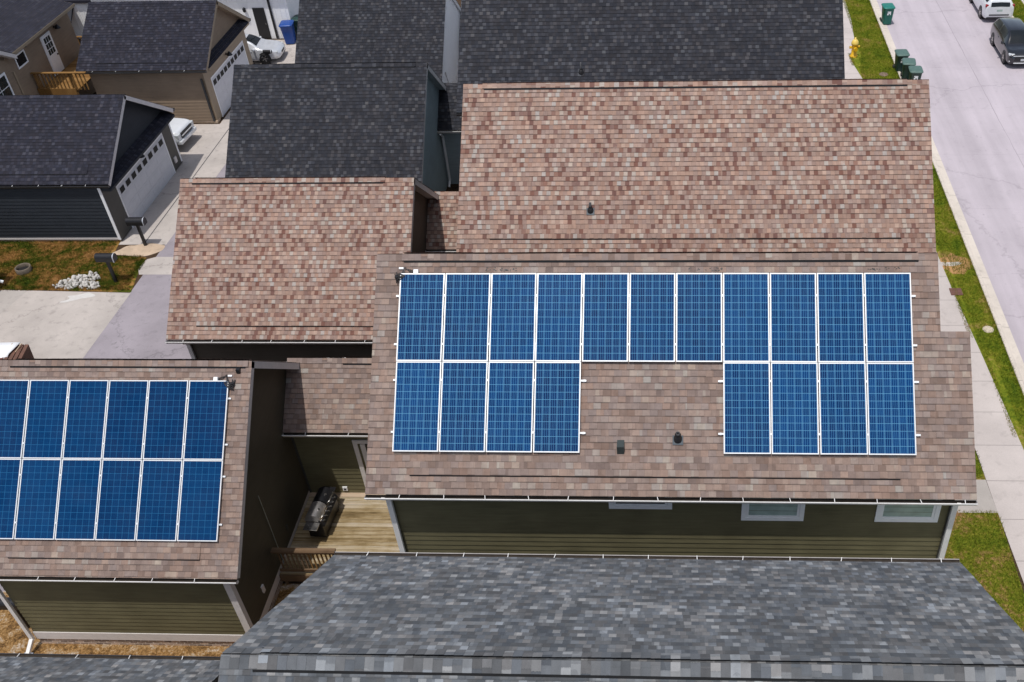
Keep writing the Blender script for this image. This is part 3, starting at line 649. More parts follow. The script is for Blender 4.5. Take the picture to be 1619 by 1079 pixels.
# link door with screen frame
m = MB(); x0_, x1_ = -3.10, -2.02; zt = 2.66
m.box(x0_, x0_+.13, ly-.045, ly-.014, .48, zt); m.box(x1_-.13, x1_, ly-.045, ly-.014, .48, zt); m.box(x0_+.131, x1_-.131, ly-.044, ly-.014, zt-.13, zt)
df = m.build('door_frame', M_TRIM, h)
m = MB(); m.box(x0_+.20, x0_+.34, ly-.040, ly-.014, .50, zt-.16); m.box(x1_-.34, x1_-.20, ly-.040, ly-.014, .50, zt-.16); m.box(x0_+.3405, x1_-.3405, ly-.039, ly-.014, .50, .72)
dr = m.build('door', M_TRIM, h)
m = MB(); m.box(x0_+.341, x1_-.341, ly-.034, ly-.015, .721, zt-.16); m.build('pane', M_GLASS_DK, dr)
m = MB(); m.box(x0_+.36, x0_+.40, ly-.09, ly-.035, 1.42, 1.50); m.build('handle', M_STEEL, dr)
m = MB(); m.box(-3.79, -3.65, ly-.05, ly-.013, .57, .72, 0); m.box(-3.755, -3.685, ly-.054, ly-.0505, .60, .67, 1); m.build('outlet_cover', [M_WHITE, M_BLACK], h)
# roof furniture of the main house
NV = Vector((0, -math.sin(S), math.cos(S)))
def on_main(x, y, hgt=0.0):
    z = ZR-(YR-y)*math.tan(S); return Vector((x, y, z))+NV*hgt
m = MB()
for gx in (2.2, 6.72, 10.6):
    for i in range(26):
        p = on_main(gx+rng.uniform(-.36, .36), .145+rng.uniform(-.03, .03), .014); a = .010+.012*rng.random()
        if abs(p.x-gx+.04) < .05: continue
        m.face([p+Vector((-a, 0, 0)), p+Vector((a, 0, 0)), p+Vector((a*.6, a*math.cos(S), a*math.sin(S))), p+Vector((-a, a*math.cos(S), a*math.sin(S)))])
m.build('vent_perforation', M_BLACK, main['roof'])
m = MB(); p = on_main(4.91, -2.80); m.box(p.x-.075, p.x+.075, p.y-.12, p.y+.10, p.z-.10, p.z+.12)
tag(m.build('roof_vent', plain('grey_green_metal', (0.05, 0.062, 0.062), 0.45, 0.2)), 'small dark square hood vent on the brown solar roof left of the round pipe boot', 'roof vent')
def pipe_boot(name, label, base, nv, r=.07, tall=.3, plate=True):
    t = thing(name, label, 'vent pipe', base, 0, None, .76)
    m = MB(); c = math.atan2(-nv.y, nv.z); u = Vector((0, math.cos(c), math.sin(c))); xv = Vector((1, 0, 0))
    q = [(-.15, -.17), (.15, -.17), (.15, .10), (-.15, .10)]
    P = [xv*a+u*b+nv*.012 for a, b in q]; Q = [xv*a+u*b+nv*.030 for a, b in q]
    m.hexa(P+Q)
    if plate: m.build('flashing', plain(name+'_flashing', (0.055, 0.07, 0.085), 0.6), t)
    m = MB(); m.lathe([(.13, -.04), (.115, .06), (.085, .13), (r, .16), (r+.012, .175), (r, .19)], n=18); m.build('boot', M_BLACK, t)
    m = MB(); m.lathe([(r*.8, .15), (r*.8, tall), (r*.62, tall+.002), (r*.6, tall-.05)], n=16); m.build('pipe', plain(name+'_pipe', (0.06, 0.06, 0.065), 0.5), t)
    return t
pipe_boot('vent_pipe', 'black pipe boot with grey flashing between the two lower solar panel blocks', on_main(6.13, -2.66), NV, .075, .24)

# ------------------------------------------------------------------ olive garage in front left
g = thing('olive_garage', 'olive green garage with brown shingle roof carrying twelve dark blue solar panels', 'garage')
GY, GZ = 0.75, 6.63
ga = gabled(g, -11.13, -4.46, GY, GZ, S, 4.02, 4.02, over_e=0.22, over_r=0.39, wall=M_OLIVE, gable_mat=M_OLIVE_SHADE, roof_mat=M_ROOF, trim=M_TRIM, gut=M_GUTTER, base=0.56, faces='SNWE', xl=-10.72, strap_step=0.98, vent_in=(0.5, 0.15))
m = MB(); m.box(-10.735, -4.836, ga['ys']-.036, ga['ys']-.001, .27, .559); m.box(-4.868, -4.832, ga['ys'], ga['yn'], .27, .559); m.build('base_trim', M_TRIM, g)
m = MB(); m.box(-10.72, -4.86, ga['ys'], ga['yn'], 0, .269); m.build('foundation', M_BRICK, g)
for a, b, c, d in ((-5.00, -4.826, ga['ys']-.05, ga['ys']-.014), (-4.850, -4.826, ga['ys']-.0135, ga['ys']+.11)):
    m = MB(); m.box(a, b, c, d, .27, ga['zs']-.02); m.build('corner_board', M_TRIM, g)
m = MB(); yy = ga['ys']
m.bar((-10.80, -3.36, 3.0), (-10.80, yy-.10, 2.72), .09, .065); m.bar((-10.80, yy-.09, 2.75), (-10.80, yy-.09, .32), .10, .07); m.bar((-10.80, yy-.08, .36), (-10.86, yy-.42, .10), .10, .07)
m.build('downspout', M_GUTTER, g)
m = MB(); m.box(-4.845, -4.80, ga['ys']+1.05, ga['ys']+1.16, .9, 1.15); m.box(-4.845, -4.79, ga['ys']+1.09, ga['ys']+1.12, .95, 1.1); m.build('hose_bib', M_TRIM, g)
m = MB(); m.box(-4.845, -4.81, .14, .22, .9, 1.1); m.build('outlet_cover', M_TRIM_DARK, g)
m = MB(); m.tube([(-4.79, -.63, 3.2), (-4.79, -.64, 2.2), (-4.79, -.655, 1.3), (-4.79, -.66, .5)], .011); m.build('conduit', plain('grey_conduit', (0.30, 0.33, 0.31), 0.4, 0.3), g)
m = MB(); m.box(-10.96, -10.74, -3.72, -3.40, .01, .05); m.face([(-10.98, -3.9, .055), (-10.74, -3.9, .055), (-10.74, -3.40, .10), (-10.98, -3.40, .10)])
tag(m.build('splash_block', plain('grey_plastic', (0.28, 0.30, 0.36), 0.6)), 'grey splash block on the gravel below the olive garage downspout', 'splash block')

# ------------------------------------------------------------------ solar arrays
PW, PG, PH, RG = 0.992, 0.022, 1.956, 0.012
def panel_proto(name, cell):
    t = thing(name, '', 'solar panel')
    m = MB(); f = .024; d = .042
    for a0, a1, b0, b1 in ((0, PW, -f, 0), (0, PW, -PH, -PH+f), (0, f, -PH+f+.0003, -f-.0003), (PW-f, PW, -PH+f+.0003, -f-.0003)): m.box(a0, a1, b0, b1, -d, 0)
    m.build('frame', M_ALU, t)
    m = MB(); a, b = f-.002, PW-f+.002
    m.face([(a, -PH+a, -.006), (b, -PH+a, -.006), (b, -a, -.006), (a, -a, -.006)], [(0, 1), (1, 1), (1, 0), (0, 0)]); m.build('cell_sheet', cell, t)
    return t
ORD = ['first', 'second', 'third', 'fourth', 'fifth', 'sixth', 'seventh', 'eighth', 'ninth', 'tenth', 'eleventh']
used = {}
def place_panel(key, cell, O, c, r, label, group):
    if key not in used: used[key] = o = panel_proto('solar_panel', cell)
    else: o = copy_tree(used[key])
    v = r*(PH+RG); x = c*(PW+PG)
    j = rng.normal(0, .0025, 3)
    o.location = Vector(O)+Vector((x, -v*math.cos(S), -v*math.sin(S)))+NV*j[0]; o.rotation_euler = (S+j[1]*.8, j[2]*.8, 0)
    tag(o, label, 'solar panel', group)
OM = Vector((0, 0, 9.8))
for c in range(11):
    place_panel('m', M_CELL, OM, c, 0, 'blue solar panel, %s from left in the top row of eleven' % ORD[c], 'solar panels on the big house roof')
for c in range(4): place_panel('m', M_CELL, OM, c, 1, 'blue solar panel, %s from left in the lower left row of four' % ORD[c], 'solar panels on the big house roof')
for c in range(4): place_panel('m', M_CELL, OM, c+7, 1, 'blue solar panel, %s from left in the lower right row of four' % ORD[c], 'solar panels on the big house roof')
OL = Vector((-4.97416-6*(PW+PG)+PG, 0.3017, 9.8-3.42851))
for r in range(2):
    for c in range(6):
        place_panel('g', M_CELL_DK, OL, c, r, 'dark blue solar panel, %s from right in the %s garage roof row' % (ORD[5-c], ('upper', 'lower')[r]), 'solar panels on the olive garage roof')
def rail(O, x0, x1, v, gaps, label, group):
    B = Vector(O)+Vector((0, -v*math.cos(S), -v*math.sin(S)))-NV*.062
    t = thing('mounting_rail', label, 'mounting rail', B, 0, group); t.rotation_euler = (S, 0, 0)
    m = MB(); m.box(x0, x1, -.02, .02, -.02, .0195); m.build('rail_bar', M_ALU, t)
    for gx in gaps:
        m = MB(); m.box(gx-.0085, gx+.0085, -.022, .022, .02, .0605); m.box(gx-.022, gx+.022, -.022, .022, .0625, .067); m.build('clamp', M_ALU, t)
    for gx in (x0+.05, x1-.05):
        m = MB(); m.box(gx-.02, gx+.02, -.03, .03, -.052, -.0205); m.build('foot', M_STEEL, t)
P_ = PW+PG
gp = lambda a, b: [c*P_-PG/2 for c in range(a, b)]
W11 = 11*P_-PG
rail(OM, -.08, W11+.10, .50, gp(1, 11), 'upper silver rail under the top row of eleven solar panels', 'mounting rails on the big house')
rail(OM, -.08, W11+.10, 1.58, gp(1, 11), 'lower silver rail under the top row of eleven solar panels', 'mounting rails on the big house')
for v, wd in ((2.37, 'upper'), (3.50, 'lower')):
    rail(OM, -.06, 4*P_-PG+.12, v, gp(1, 4), wd+' silver rail end showing under the lower left row of four panels', 'mounting rails on the big house')
    rail(OM, 7*P_-.11, W11+.11, v, gp(8, 11), wd+' silver rail end showing under the lower right row of four panels', 'mounting rails on the big house')
W6 = 6*P_-PG
for v, wd in ((.44, 'topmost'), (1.58, 'second from the top'), (2.36, 'third from the top'), (3.52, 'lowest')):
    rail(OL, -.04, W6+.07, v, gp(1, 6), 'silver mounting rail under the garage panels, %s of four' % wd, 'mounting rails on the olive garage')
def wiring(O, x, side, la, lb):
    def P(a, v, hh): return Vector(O)+Vector((x+side*a, -v*math.cos(S), -v*math.sin(S)))+NV*hh
    m = MB()
    for k in range(9):
        r1 = rng.uniform(-.05, .12, 8)
        m.tube([P(.10+r1[0]*.6, .02+r1[1]*.6, -.03), P(-.02+r1[2]*.5, .05+r1[3], .02), P(-.10+r1[4]*.4, .10+r1[5], -.02), P(-.12+r1[6]*.5, .0+r1[7], -.06)], .010, 6)
    for k in range(3):
        m.tube([P(.02+.02*k, .0, -.02), P(.08, -.12-.02*k, -.05), P(.20, -.10+.03*k, -.06), P(.33, -.03, -.05)], .007, 6)
    m.ring(P(-.10, .06, -.07), P(-.02, .10, -.01), .05, .05, 10)
    tag(m.build('cable_bundle', M_BLACK), la, 'cable bundle')
    m = MB(); 
    c = P(.34, -.04, -.03); u = Vector((0, math.cos(S), math.sin(S)))*.05; X = Vector((1, 0, 0))*.05; N = NV*.06
    m.hexa([c-X-u-N, c+X-u-N, c+X+u-N, c-X+u-N, c-X-u+N*.4, c+X-u+N*.4, c+X+u+N*.4, c-X+u+N*.4])
    tag(m.build('junction_box', M_WHITE), lb, 'junction box'); m = MB()
    c = P(.0, -.13, -.05); m.hexa([c-X*1.1-u*.5-N, c+X*1.1-u*.5-N, c+X*1.1+u*.5-N, c-X*1.1+u*.5-N, c-X-u*.4, c+X-u*.4, c+X+u*.4, c-X+u*.4])
    tag(m.build('cable_connector', M_WHITE), lb.replace('junction box', 'cable connector just above the black cables'), 'cable connector')
wiring(OM, 0.0, 1, 'tangle of black cables at the top left corner of the long array', 'white junction box at the top left of the long array')
wiring(OL, W6, -1, 'tangle of black cables at the top right corner of the garage array', 'white junction box at the top right of the garage array')
m = MB(); c = Vector(OL)+Vector((W6+.20, .20, .165))-NV*.06; m.box(c.x-.045, c.x+.045, c.y-.05, c.y+.05, c.z-.06, c.z+.06); tag(m.build('roof_box', M_BLACK_METAL), 'tiny black box on the garage roof right of the cable tangle', 'roof box')

# ------------------------------------------------------------------ deck, railing and grill
d = thing('deck', 'weathered yellow timber deck between the olive garage and the olive house', 'deck', (-2.5, .5, 0))
def dk(o): o.location = (0, 0, 0); return o
d.location = (0, 0, 0)
m = MB(); y = -1.02
while y < ly-.20:
    ye = min(y+.134, ly-.19); m.box(-4.81, -.24, y, ye, .42, .455); y += .140
m.build('deck_boards', M_DECK, d)
m = MB(); m.box(-4.81, -.24, ly-.185, ly-.02, .425, .463); m.build('ledger_board', M_PALE_WOOD, d)
m = MB(); m.box(-4.81, -.24, -1.07, -1.021, .20, .45); m.build('rim_board', M_WOOD, d)
for x in (-4.7, -3.13, -.35):
    m = MB(); m.box(x-.045, x+.045, -1.02, -.93, 0, .419); m.build('deck_post', M_WOOD, d)
r = thing('deck_railing', 'short brown timber railing at the front edge of the deck beside the olive garage', 'railing')
m = MB(); m.box(-4.80, -3.06, -1.06, -.90, 1.40, 1.44); m.build('top_rail', M_WOOD, r)
m = MB(); m.box(-4.78, -3.12, -1.0, -.96, 1.30, 1.398); m.box(-4.78, -3.12, -1.0, -.96, .54, .63); m.build('cross_rail', M_WOOD, r)
m = MB(); m.box(-3.15, -3.06, -1.03, -.94, .456, 1.399); m.build('post', M_WOOD, r)
for k in range(13):
    x = -4.70+k*.118; m = MB(); m.box(x, x+.036, -.958, -.922, .56, 1.39); m.build('baluster', M_WOOD_ORANGE if k > 6 else M_WOOD, r)
b = thing('gas_grill', 'black and stainless double barbecue grill standing on the deck', 'grill', (-4.02, .82, .456), R(-4), None, .86)
m = MB(); m.box(-.28, .26, -.66, .66, .08, .78); m.build('cabinet', M_BLACK_METAL, b, .012)
m = MB(); m.face([(.262, -.66, .62), (.262, .66, .62), (.17, .66, .87), (.17, -.66, .87)]); m.hexa([(.2605, -.66, .60), (.34, -.66, .64), (.34, .66, .64), (.2605, .66, .60), (.16, -.66, .86), (.20, -.66, .88), (.20, .66, .88), (.16, .66, .86)])
fp = m.build('control_panel', M_BLACK_METAL, b)
for k in range(6):
    y = -.52+k*.2; m = MB(); m.ring((.27, y, .76), (.33, y, .80), .034, .028, 12); m.build('knob', M_STEEL, fp)
def lid(y0, y1, mat):
    m = MB(); rows = []
    for i in range(11):
        a = math.pi*i/10; rows.append([(-.03+.27*math.cos(a), y, .80+.30*math.sin(a)**.8) for y in (y0, y0+.02, (y0+y1)/2, y1-.02, y1)])
    m.grid(rows)
    for y in (y0, y1): m.face([(-.03+.27*math.cos(math.pi*i/10), y, .80+.30*math.sin(math.pi*i/10)**.8) for i in range(11)])
    l = m.build('lid', mat, b)
    m = MB(); m.tube([(.22, y0+.08, .93), (.28, y0+.09, .97), (.28, y1-.09, .97), (.22, y1-.08, .93)], .014, 8); m.build('handle', M_STEEL, l)
    m = MB(); yc = (y0+y1)/2; m.ring((.10, yc, 1.06), (.12, yc, 1.085), .04, .04, 14); m.build('thermometer', M_STEEL, l)
lid(.03, .64, M_BLACK_METAL); lid(-.64, -.01, plain('brushed_lid', (0.42, 0.40, 0.39), 0.38, 0.75, 0.3, 5))
for y0_, y1_ in ((-1.0, -.67), (.67, .92)):
    m = MB(); m.box(-.25, .22, y0_, y1_, .78, .81); m.build('side_shelf', M_STEEL if y0_ < 0 else M_BLACK_METAL, b, .006)
for y in (-.55, .55):
    m = MB(); m.ring((.20, y-.03, .07), (.20, y+.03, .07), .07, .07, 14); m.ring((-.22, y-.03, .07), (-.22, y+.03, .07), .07, .07, 14); m.build('wheel', M_BLACK, b)
def rebase(t, loc):
    loc = Vector(loc)
    for c in t.children: c.location = c.location-loc
    t.location = t.location+loc
rebase(h, (6, .41, 0)); rebase(g, (-7.8, .75, 0)); rebase(d, (-2.5, .5, 0)); rebase(r, (-3.95, -1, .45))

# ------------------------------------------------------------------ brown house and garage with mottled roofs
S40 = R(40.0); S398 = R(39.8)
h = thing('brown_house', 'large brown house whose pinkish mottled shingle roof rises just behind the solar panel house', 'house')
bh = gabled(h, -0.20, 13.32, 9.65, 9.80, S398, 4.0, 4.0, over_r=.35, wall=M_BROWN, roof_mat=M_ROOF_RED, trim=M_TRIM, gut=M_GUTTER, corner=M_TRIM, vent_in=(.62, .62))
lk = gabled(h, -2.72, 0.14, 12.80, 4.36, S40, 1.62, 1.62, over_e=.36, over_r=0.0, wall=M_BROWN, roof_mat=M_ROOF_RED, trim=M_TRIM, gut=M_GUTTER, faces='SN', intake=False, vent=False, straps=False)
rebase(h, (6.5, 9.65, 0))
nv = Vector((0, -math.sin(S398), math.cos(S398)))
pipe_boot('vent_pipe', 'dark cone vent boot alone low on the pinkish mottled roof', Vector((3.62, 6.66, 9.80-(9.65-6.66)*math.tan(S398))), nv, .06, .34)
g = thing('brown_garage', 'dark brown garage with pinkish mottled shingle roof left of the brown house', 'garage')
bg_ = gabled(g, -10.02, -2.35, 10.19, 6.40, S40, 4.07, 4.07, over_e=.34, over_r=.40, wall=M_BROWN, roof_mat=M_ROOF_RED, trim=M_TRIM, gut=M_GUTTER, corner=M_TRIM, vent_in=(.4, 1.0), strap_step=1.0)
downspout(g, -9.52, bg_['ys'], 2.9, 0.0, -1, M_TRIM)
rebase(g, (-6.2, 10.19, 0))

# ------------------------------------------------------------------ blue grey house and garage, charcoal roofs
g = thing('blue_grey_garage', 'garage with broad charcoal shingle roof and pale blue grey gable wall behind the brown garage', 'garage')
bb = gabled(g, -11.54, -3.78, 19.54, 6.20, R(40.3), 4.0, 4.0, over_r=.34, wall=M_BLUEGREY, roof_mat=M_ROOF_DARK, trim=M_BLUEGREY, rake_trim=M_TRIM, gut=M_GUTTER_DK, corner=M_TRIM, vent_in=(.7, .5), straps=False)
rebase(g, (-7.7, 19.54, 0))
h = thing('blue_grey_house', 'house under the widest charcoal shingle roof at the top of the picture beside the street', 'house')
dh = gabled(h, -1.90, 12.05, 19.3, 9.50, S398, 4.0, 4.0, over_r=.35, wall=M_BLUEGREY, roof_mat=M_ROOF_DARK, trim=M_BLUEGREY, rake_trim=M_TRIM_DARK, gut=M_GUTTER_DK, corner=M_TRIM, straps=False)
lk = gabled(h, -4.10, -1.57, 22.2, 4.14, R(40.3), 1.6, 1.6, over_e=.34, over_r=0.0, wall=M_BLUEGREY, roof_mat=M_ROOF_DARK, trim=M_TRIM, gut=M_GUTTER, faces='SN', intake=False, vent=False, straps=False)
downspout(h, -3.98, lk['ys'], 2.62, 0.0, -1, M_WHITE)
m = MB(); m.box(-2.62, -2.10, 21.55, 21.60, 3.5, 3.56); m.bar((-2.6, 21.57, 3.4), (-2.6, 21.57, 3.72), .05, .05); m.build('roof_pipe', M_WHITE, h)
rebase(h, (5, 19.3, 0))
nv = Vector((0, -math.sin(S398), math.cos(S398)))
pipe_boot('vent_pipe', 'dark vent pipe standing low on the charcoal roof just above the pink ridge', Vector((2.60, 16.45, 9.50-(19.3-16.45)*math.tan(S398))), nv, .05, .48, False)

# ------------------------------------------------------------------ white house and garage, charcoal roofs, farther back
g = thing('white_garage', 'garage with charcoal shingle roof and tall white gable wall, behind the blue grey garage', 'garage')
wg = gabled(g, -11.62, -4.70, 28.8, 6.02, S398, 4.0, 4.0, over_r=.10, wall=M_WHITE_SIDING, roof_mat=M_ROOF_DARK, trim=M_WHITE, gut=M_GUTTER_DK, corner=M_WHITE, straps=False)
m = MB(); m.tube([(-4.76, 26.2, 2.9), (-4.755, 26.5, 2.3), (-4.755, 26.3, 1.6), (-4.755, 26.55, 1.9)], .02, 6); m.box(-4.79, -4.72, 26.1, 26.4, 1.0, 1.4); m.build('meter_box', M_TRIM, g)
rebase(g, (-8, 28.8, 0))
h = thing('white_house', 'white house with charcoal roof mostly hidden behind the blue grey house', 'house')
wh = gabled(h, -2.3, 11.6, 28.9, 8.9, S398, 4.0, 4.0, over_r=.35, wall=M_WHITE_SIDING, roof_mat=M_ROOF_DARK, trim=M_WHITE, gut=M_GUTTER_DK, straps=False)
lk = gabled(h, -4.6, -2.0, 31.4, 4.0, S398, 1.6, 1.6, over_e=.3, over_r=0.0, wall=M_BLACK, roof_mat=M_ROOF_DARK, trim=M_TRIM_DARK, gut=M_GUTTER_DK, faces='SN', intake=False, vent=False, straps=False)  # link walls coloured black to stand for the deep shadow between the buildings
rebase(h, (5, 28.9, 0))

# ------------------------------------------------------------------ navy garage (left) and tan garage behind it
def pent(root, x, y0, y1, z, mat, depth=.42, rise=.30, trim=None):
    m = MB(); n = 3
    for i in range(n):
        a, b = i/n, (i+1)/n
        m.face([(x+.012+depth*a, y0, z+rise*(1-a)+.004), (x+.012+depth*b, y0, z+rise*(1-b)+.01), (x+.012+depth*b, y1, z+rise*(1-b)+.01), (x+.012+depth*a, y1, z+rise*(1-a)+.004)],
               [(y0, a*depth), (y0, b*depth), (y1, b*depth), (y1, a*depth)])
    p = m.build('pent_roof', mat, root)
    m = MB(); m.hexa([(x+.016, y0, z-.10), (x+depth, y0, z-.10), (x+depth, y1, z-.10), (x+.016, y1, z-.10), (x+.016, y0, z+rise-.02), (x+depth, y0, z-.01), (x+depth, y1, z-.01), (x+.016, y1, z+rise-.02)])
    m.build('pent_fascia', trim, p); return p
S8 = R(33.7)
def wall_lamp(root, x, y, z, mat):
    m = MB(); m.ring((x+.02, y, z), (x+.05, y, z), .06, .06, 12); m.bar((x+.04, y, z+.02), (x+.20, y, z+.06), .03); m.lathe([(.03, .12), (.05, .10), (.14, -.04), (.15, -.06), (.12, -.05)], (x+.20, y, z), 14); return m.build('wall_lamp', mat, root)
g = thing('navy_garage', 'dark navy garage with white sectional door and blue black roof at the left edge', 'garage')
ng = gabled(g, -25.2, -16.52, 19.65, 4.95, S8, 3.36, 3.36, over_e=.05, over_r=.48, wall=M_NAVY, roof_mat=M_ROOF_NAVY, trim=M_NAVY, rake_trim=M_TRIM, gut=M_GUTTER_DK, base=.2, xr=-17.0, vent_in=(.5, 9), strap_step=1.0)
gx = -17.0
pent(g, gx, ng['ys']+.02, ng['yn']-.02, ng['zs']-.12, M_ROOF_NAVY, .46, .24, M_NAVY)
garage_door_e(g, gx, 17.42, 22.02, 1.95, M_DOORP, M_WHITE, 8)
m = MB(); m.box(gx+.015, gx+.045, ng['ys']-.02, 17.345, .05, ng['zs']-.12); m.box(gx+.015, gx+.045, 22.095, ng['yn']+.02, .05, ng['zs']-.12); m.box(gx+.0155, gx+.043, 17.346, 22.094, 2.025, ng['zs']-.12); m.build('dark_surround', M_TRIM_DARK, g)
m = MB(); m.box(gx-.06, gx+.05, ng['ys']-.045, ng['ys']-.014, .12, ng['zs']-.04); m.build('corner_board', M_WHITE, g)
m = MB(); m.box(gx+.016, gx+.052, ng['yn']-.07, ng['yn']+.04, .12, ng['zs']-.04); m.build('corner_board', M_WHITE, g)
m = MB(); m.box(-25, gx+.03, ng['ys']-.03, ng['ys']-.002, .12, .199); m.build('base_trim', M_TRIM, g)
m = MB(); m.box(-24.8, gx, ng['ys'], ng['yn'], 0, .119); m.build('foundation', M_SAND, g)
m = MB(); m.box(gx+.045, gx+.10, 22.32, 22.52, .35, .62); m.build('meter_box', M_TRIM, g)
wall_lamp(g, gx+.04, 19.6, 2.22, M_BLACK_METAL)
rebase(g, (-21, 19.65, 0))
g = thing('tan_garage', 'tan garage with white sectional door and blue black roof behind the navy garage', 'garage')
tg = gabled(g, -22.75, -16.36, 29.96, 5.0, S8, 3.2, 3.2, over_e=.32, over_r=.42, wall=M_TAN, gable_mat=M_TAN, roof_mat=M_ROOF_NAVY, trim=M_TRIM_TAN, gut=M_GUTTER_DK, base=.12, xr=-16.78, vent=False, strap_step=1.1)
gx = -16.78
pent(g, gx, tg['ys']-.02, tg['yn']+.02, tg['zs']-.12, M_ROOF_NAVY, .44, .24, M_TRIM_TAN)
garage_door_e(g, gx, 27.75, 32.25, 1.98, M_DOORP, M_WHITE, 9)
m = MB(); m.box(gx+.015, gx+.05, tg['ys']-.02, 27.675, .05, tg['zs']-.2); m.box(gx+.015, gx+.05, 32.325, tg['yn']+.02, .05, tg['zs']-.2); m.box(gx+.0155, gx+.048, 27.676, 32.324, 2.055, tg['zs']-.2); m.build('tan_surround', M_TRIM_TAN, g)
m = MB(); m.bar((gx-.10, tg['ys']-.06, 2.3), (gx-.10, tg['ys']-.06, .1), .09, .07); m.build('downspout', M_GUTTER_DK, g)
wall_lamp(g, gx+.05, 30.0, 2.3, M_BLACK_METAL)
m = MB(); m.box(gx-.12, gx+.06, tg['ys']-.08, tg['ys']+.3, 0, .118); m.box(-22.3, gx, tg['ys'], tg['yn'], 0, .117); m.build('foundation', M_SAND, g)
rebase(g, (-19.5, 29.96, 0))

# ------------------------------------------------------------------ tan house with raised deck at the far left
h = thing('tan_house', 'tan house with half glazed white door above a timber deck, top left corner', 'house')
hx = -24.7
m = MB(); siding(m, (hx, 24.95), (hx, 31.0), 0, 4.52); siding(m, (hx, 31.0), (-34, 31.0), 0, 4.52); m.build('wall', M_TAN, h)
m = MB()
siding(m, (hx+.10, 17.5), (hx+.10, 25.05), 0, 6.4, lambda z: (max(0.0, (z-4.1)/.66*1.0), 7.55 if z < 4.1 else max(0.0, 7.55-(z-4.1)/.60)))
siding(m, (-34, 17.5), (hx+.10, 17.5), 0, 4.1); m.build('gable_wall', M_TAN, h)
m = MB(); n = 40; Lx = 9.0; sl = math.tan(R(13))
for i in range(n):
    a, b = i*Lx/n, (i+1)*Lx/n
    P = lambda q, y, hh: (hx+.42-q, y, 4.50+q*sl+hh)
    m.face([P(b, 25.0-.55*b*0, .004), P(a, 25.0, .012), P(a, 31.2, .012), P(b, 31.2, .004)], [(25, b), (25, a), (31.2, a), (31.2, b)])
rf = m.build('roof', M_ROOF_NAVY, h)
m = MB(); m.hexa([(hx+.43, 25.0, 4.36), (hx+.43, 31.22, 4.36), (hx-8.6, 31.22, 4.36+9*sl), (hx-8.6, 25.0, 4.36+9*sl), (hx+.43, 25.0, 4.497), (hx+.43, 31.22, 4.497), (hx-8.6, 31.22, 4.497+9*sl), (hx-8.6, 25.0, 4.497+9*sl)]); m.build('fascia', M_TRIM_TAN, rf)
m = MB(); m.hexa([(hx+.10, 25.25, 4.16), (hx+.46, 25.25, 4.16), (hx+.46, 21.3, 6.60), (hx+.10, 21.3, 6.60), (hx+.10, 25.25, 4.36), (hx+.46, 25.25, 4.36), (hx+.46, 21.3, 6.80), (hx+.10, 21.3, 6.80)]); m.build('rake_board', M_TRIM, h)
m = MB(); m.face([(hx+.45, 25.3, 4.37), (hx+.45, 21.3, 6.81), (-34, 21.3, 6.81), (-34, 25.3, 4.37)], [(0, 4.7), (0, 0), (9, 0), (9, 4.7)]); m.face([(hx+.45, 17.3, 4.37), (-34, 17.3, 4.37), (-34, 21.3, 6.81), (hx+.45, 21.3, 6.81)], [(20, 4.7), (29, 4.7), (29, 0), (20, 0)]); m.build('front_roof', M_ROOF_NAVY, h)
m = MB(); m.box(hx+.09, hx+.15, 24.98, 25.09, .05, 3.62); m.build('corner_board', M_TRIM_TAN, h)
window_e(h, hx, 25.62, 26.52, 3.48, 4.10, M_WHITE, M_GLASS_DK, .07)
wn = window_e(h, hx+.10, 22.95, 24.42, 2.05, 3.9, M_WHITE, M_PANE_DK, .10, mun=1, horiz=2)
m = MB(); m.box(hx+.016, hx+.05, 28.02, 28.95, 2.08, 4.02); m.build('door_frame', M_WHITE, h)
m = MB(); m.box(hx+.051, hx+.075, 28.09, 28.88, 2.10, 3.96)
dr = m.build('door', M_WHITE, h)
m = MB()
for i in range(3):
    for j in range(3): m.box(hx+.0755, hx+.08, 28.19+i*.205, 28.36+i*.205, 3.05+j*.29, 3.30+j*.29)
m.build('pane', M_PANE_DK, dr)
m = MB(); m.ring((hx+.08, 28.80, 2.9), (hx+.13, 28.80, 2.9), .035, .04, 10); m.build('handle', M_BLACK_METAL, dr)
wall_lamp(h, hx+.01, 29.45, 4.0, M_BLACK_METAL); wall_lamp(h, hx+.01, 26.35, 4.34, M_BLACK_METAL)
rebase(h, (-28, 25, 0))
d = thing('timber_deck', 'raised orange brown timber deck with balusters in front of the tan house door', 'deck')
m = MB(); m.box(hx+.03, -22.8, 26.35, 30.6, 2.0, 2.06); m.build('deck_boards', M_WOOD_ORANGE, d)
m = MB(); m.box(hx+.03, -22.8, 26.28, 26.345, 1.72, 2.22); m.build('rim_board', M_WOOD_ORANGE, d)
m = MB(); m.box(hx+.03, -22.0, 26.24, 26.38, 2.98, 3.02); m.build('top_rail', M_WOOD_ORANGE, d)
for k in range(14):
    x = hx+.12+k*.185; m = MB(); m.box(x, x+.05, 26.29, 26.33, 2.15, 2.975); m.build('baluster', M_WOOD_ORANGE, d)
for x in (hx+.08, -22.9):
    m = MB(); m.box(x, x+.1, 26.35, 26.45, 0, 2.97); m.build('post', M_WOOD_ORANGE, d)
rebase(d, (-23.6, 28, 0))

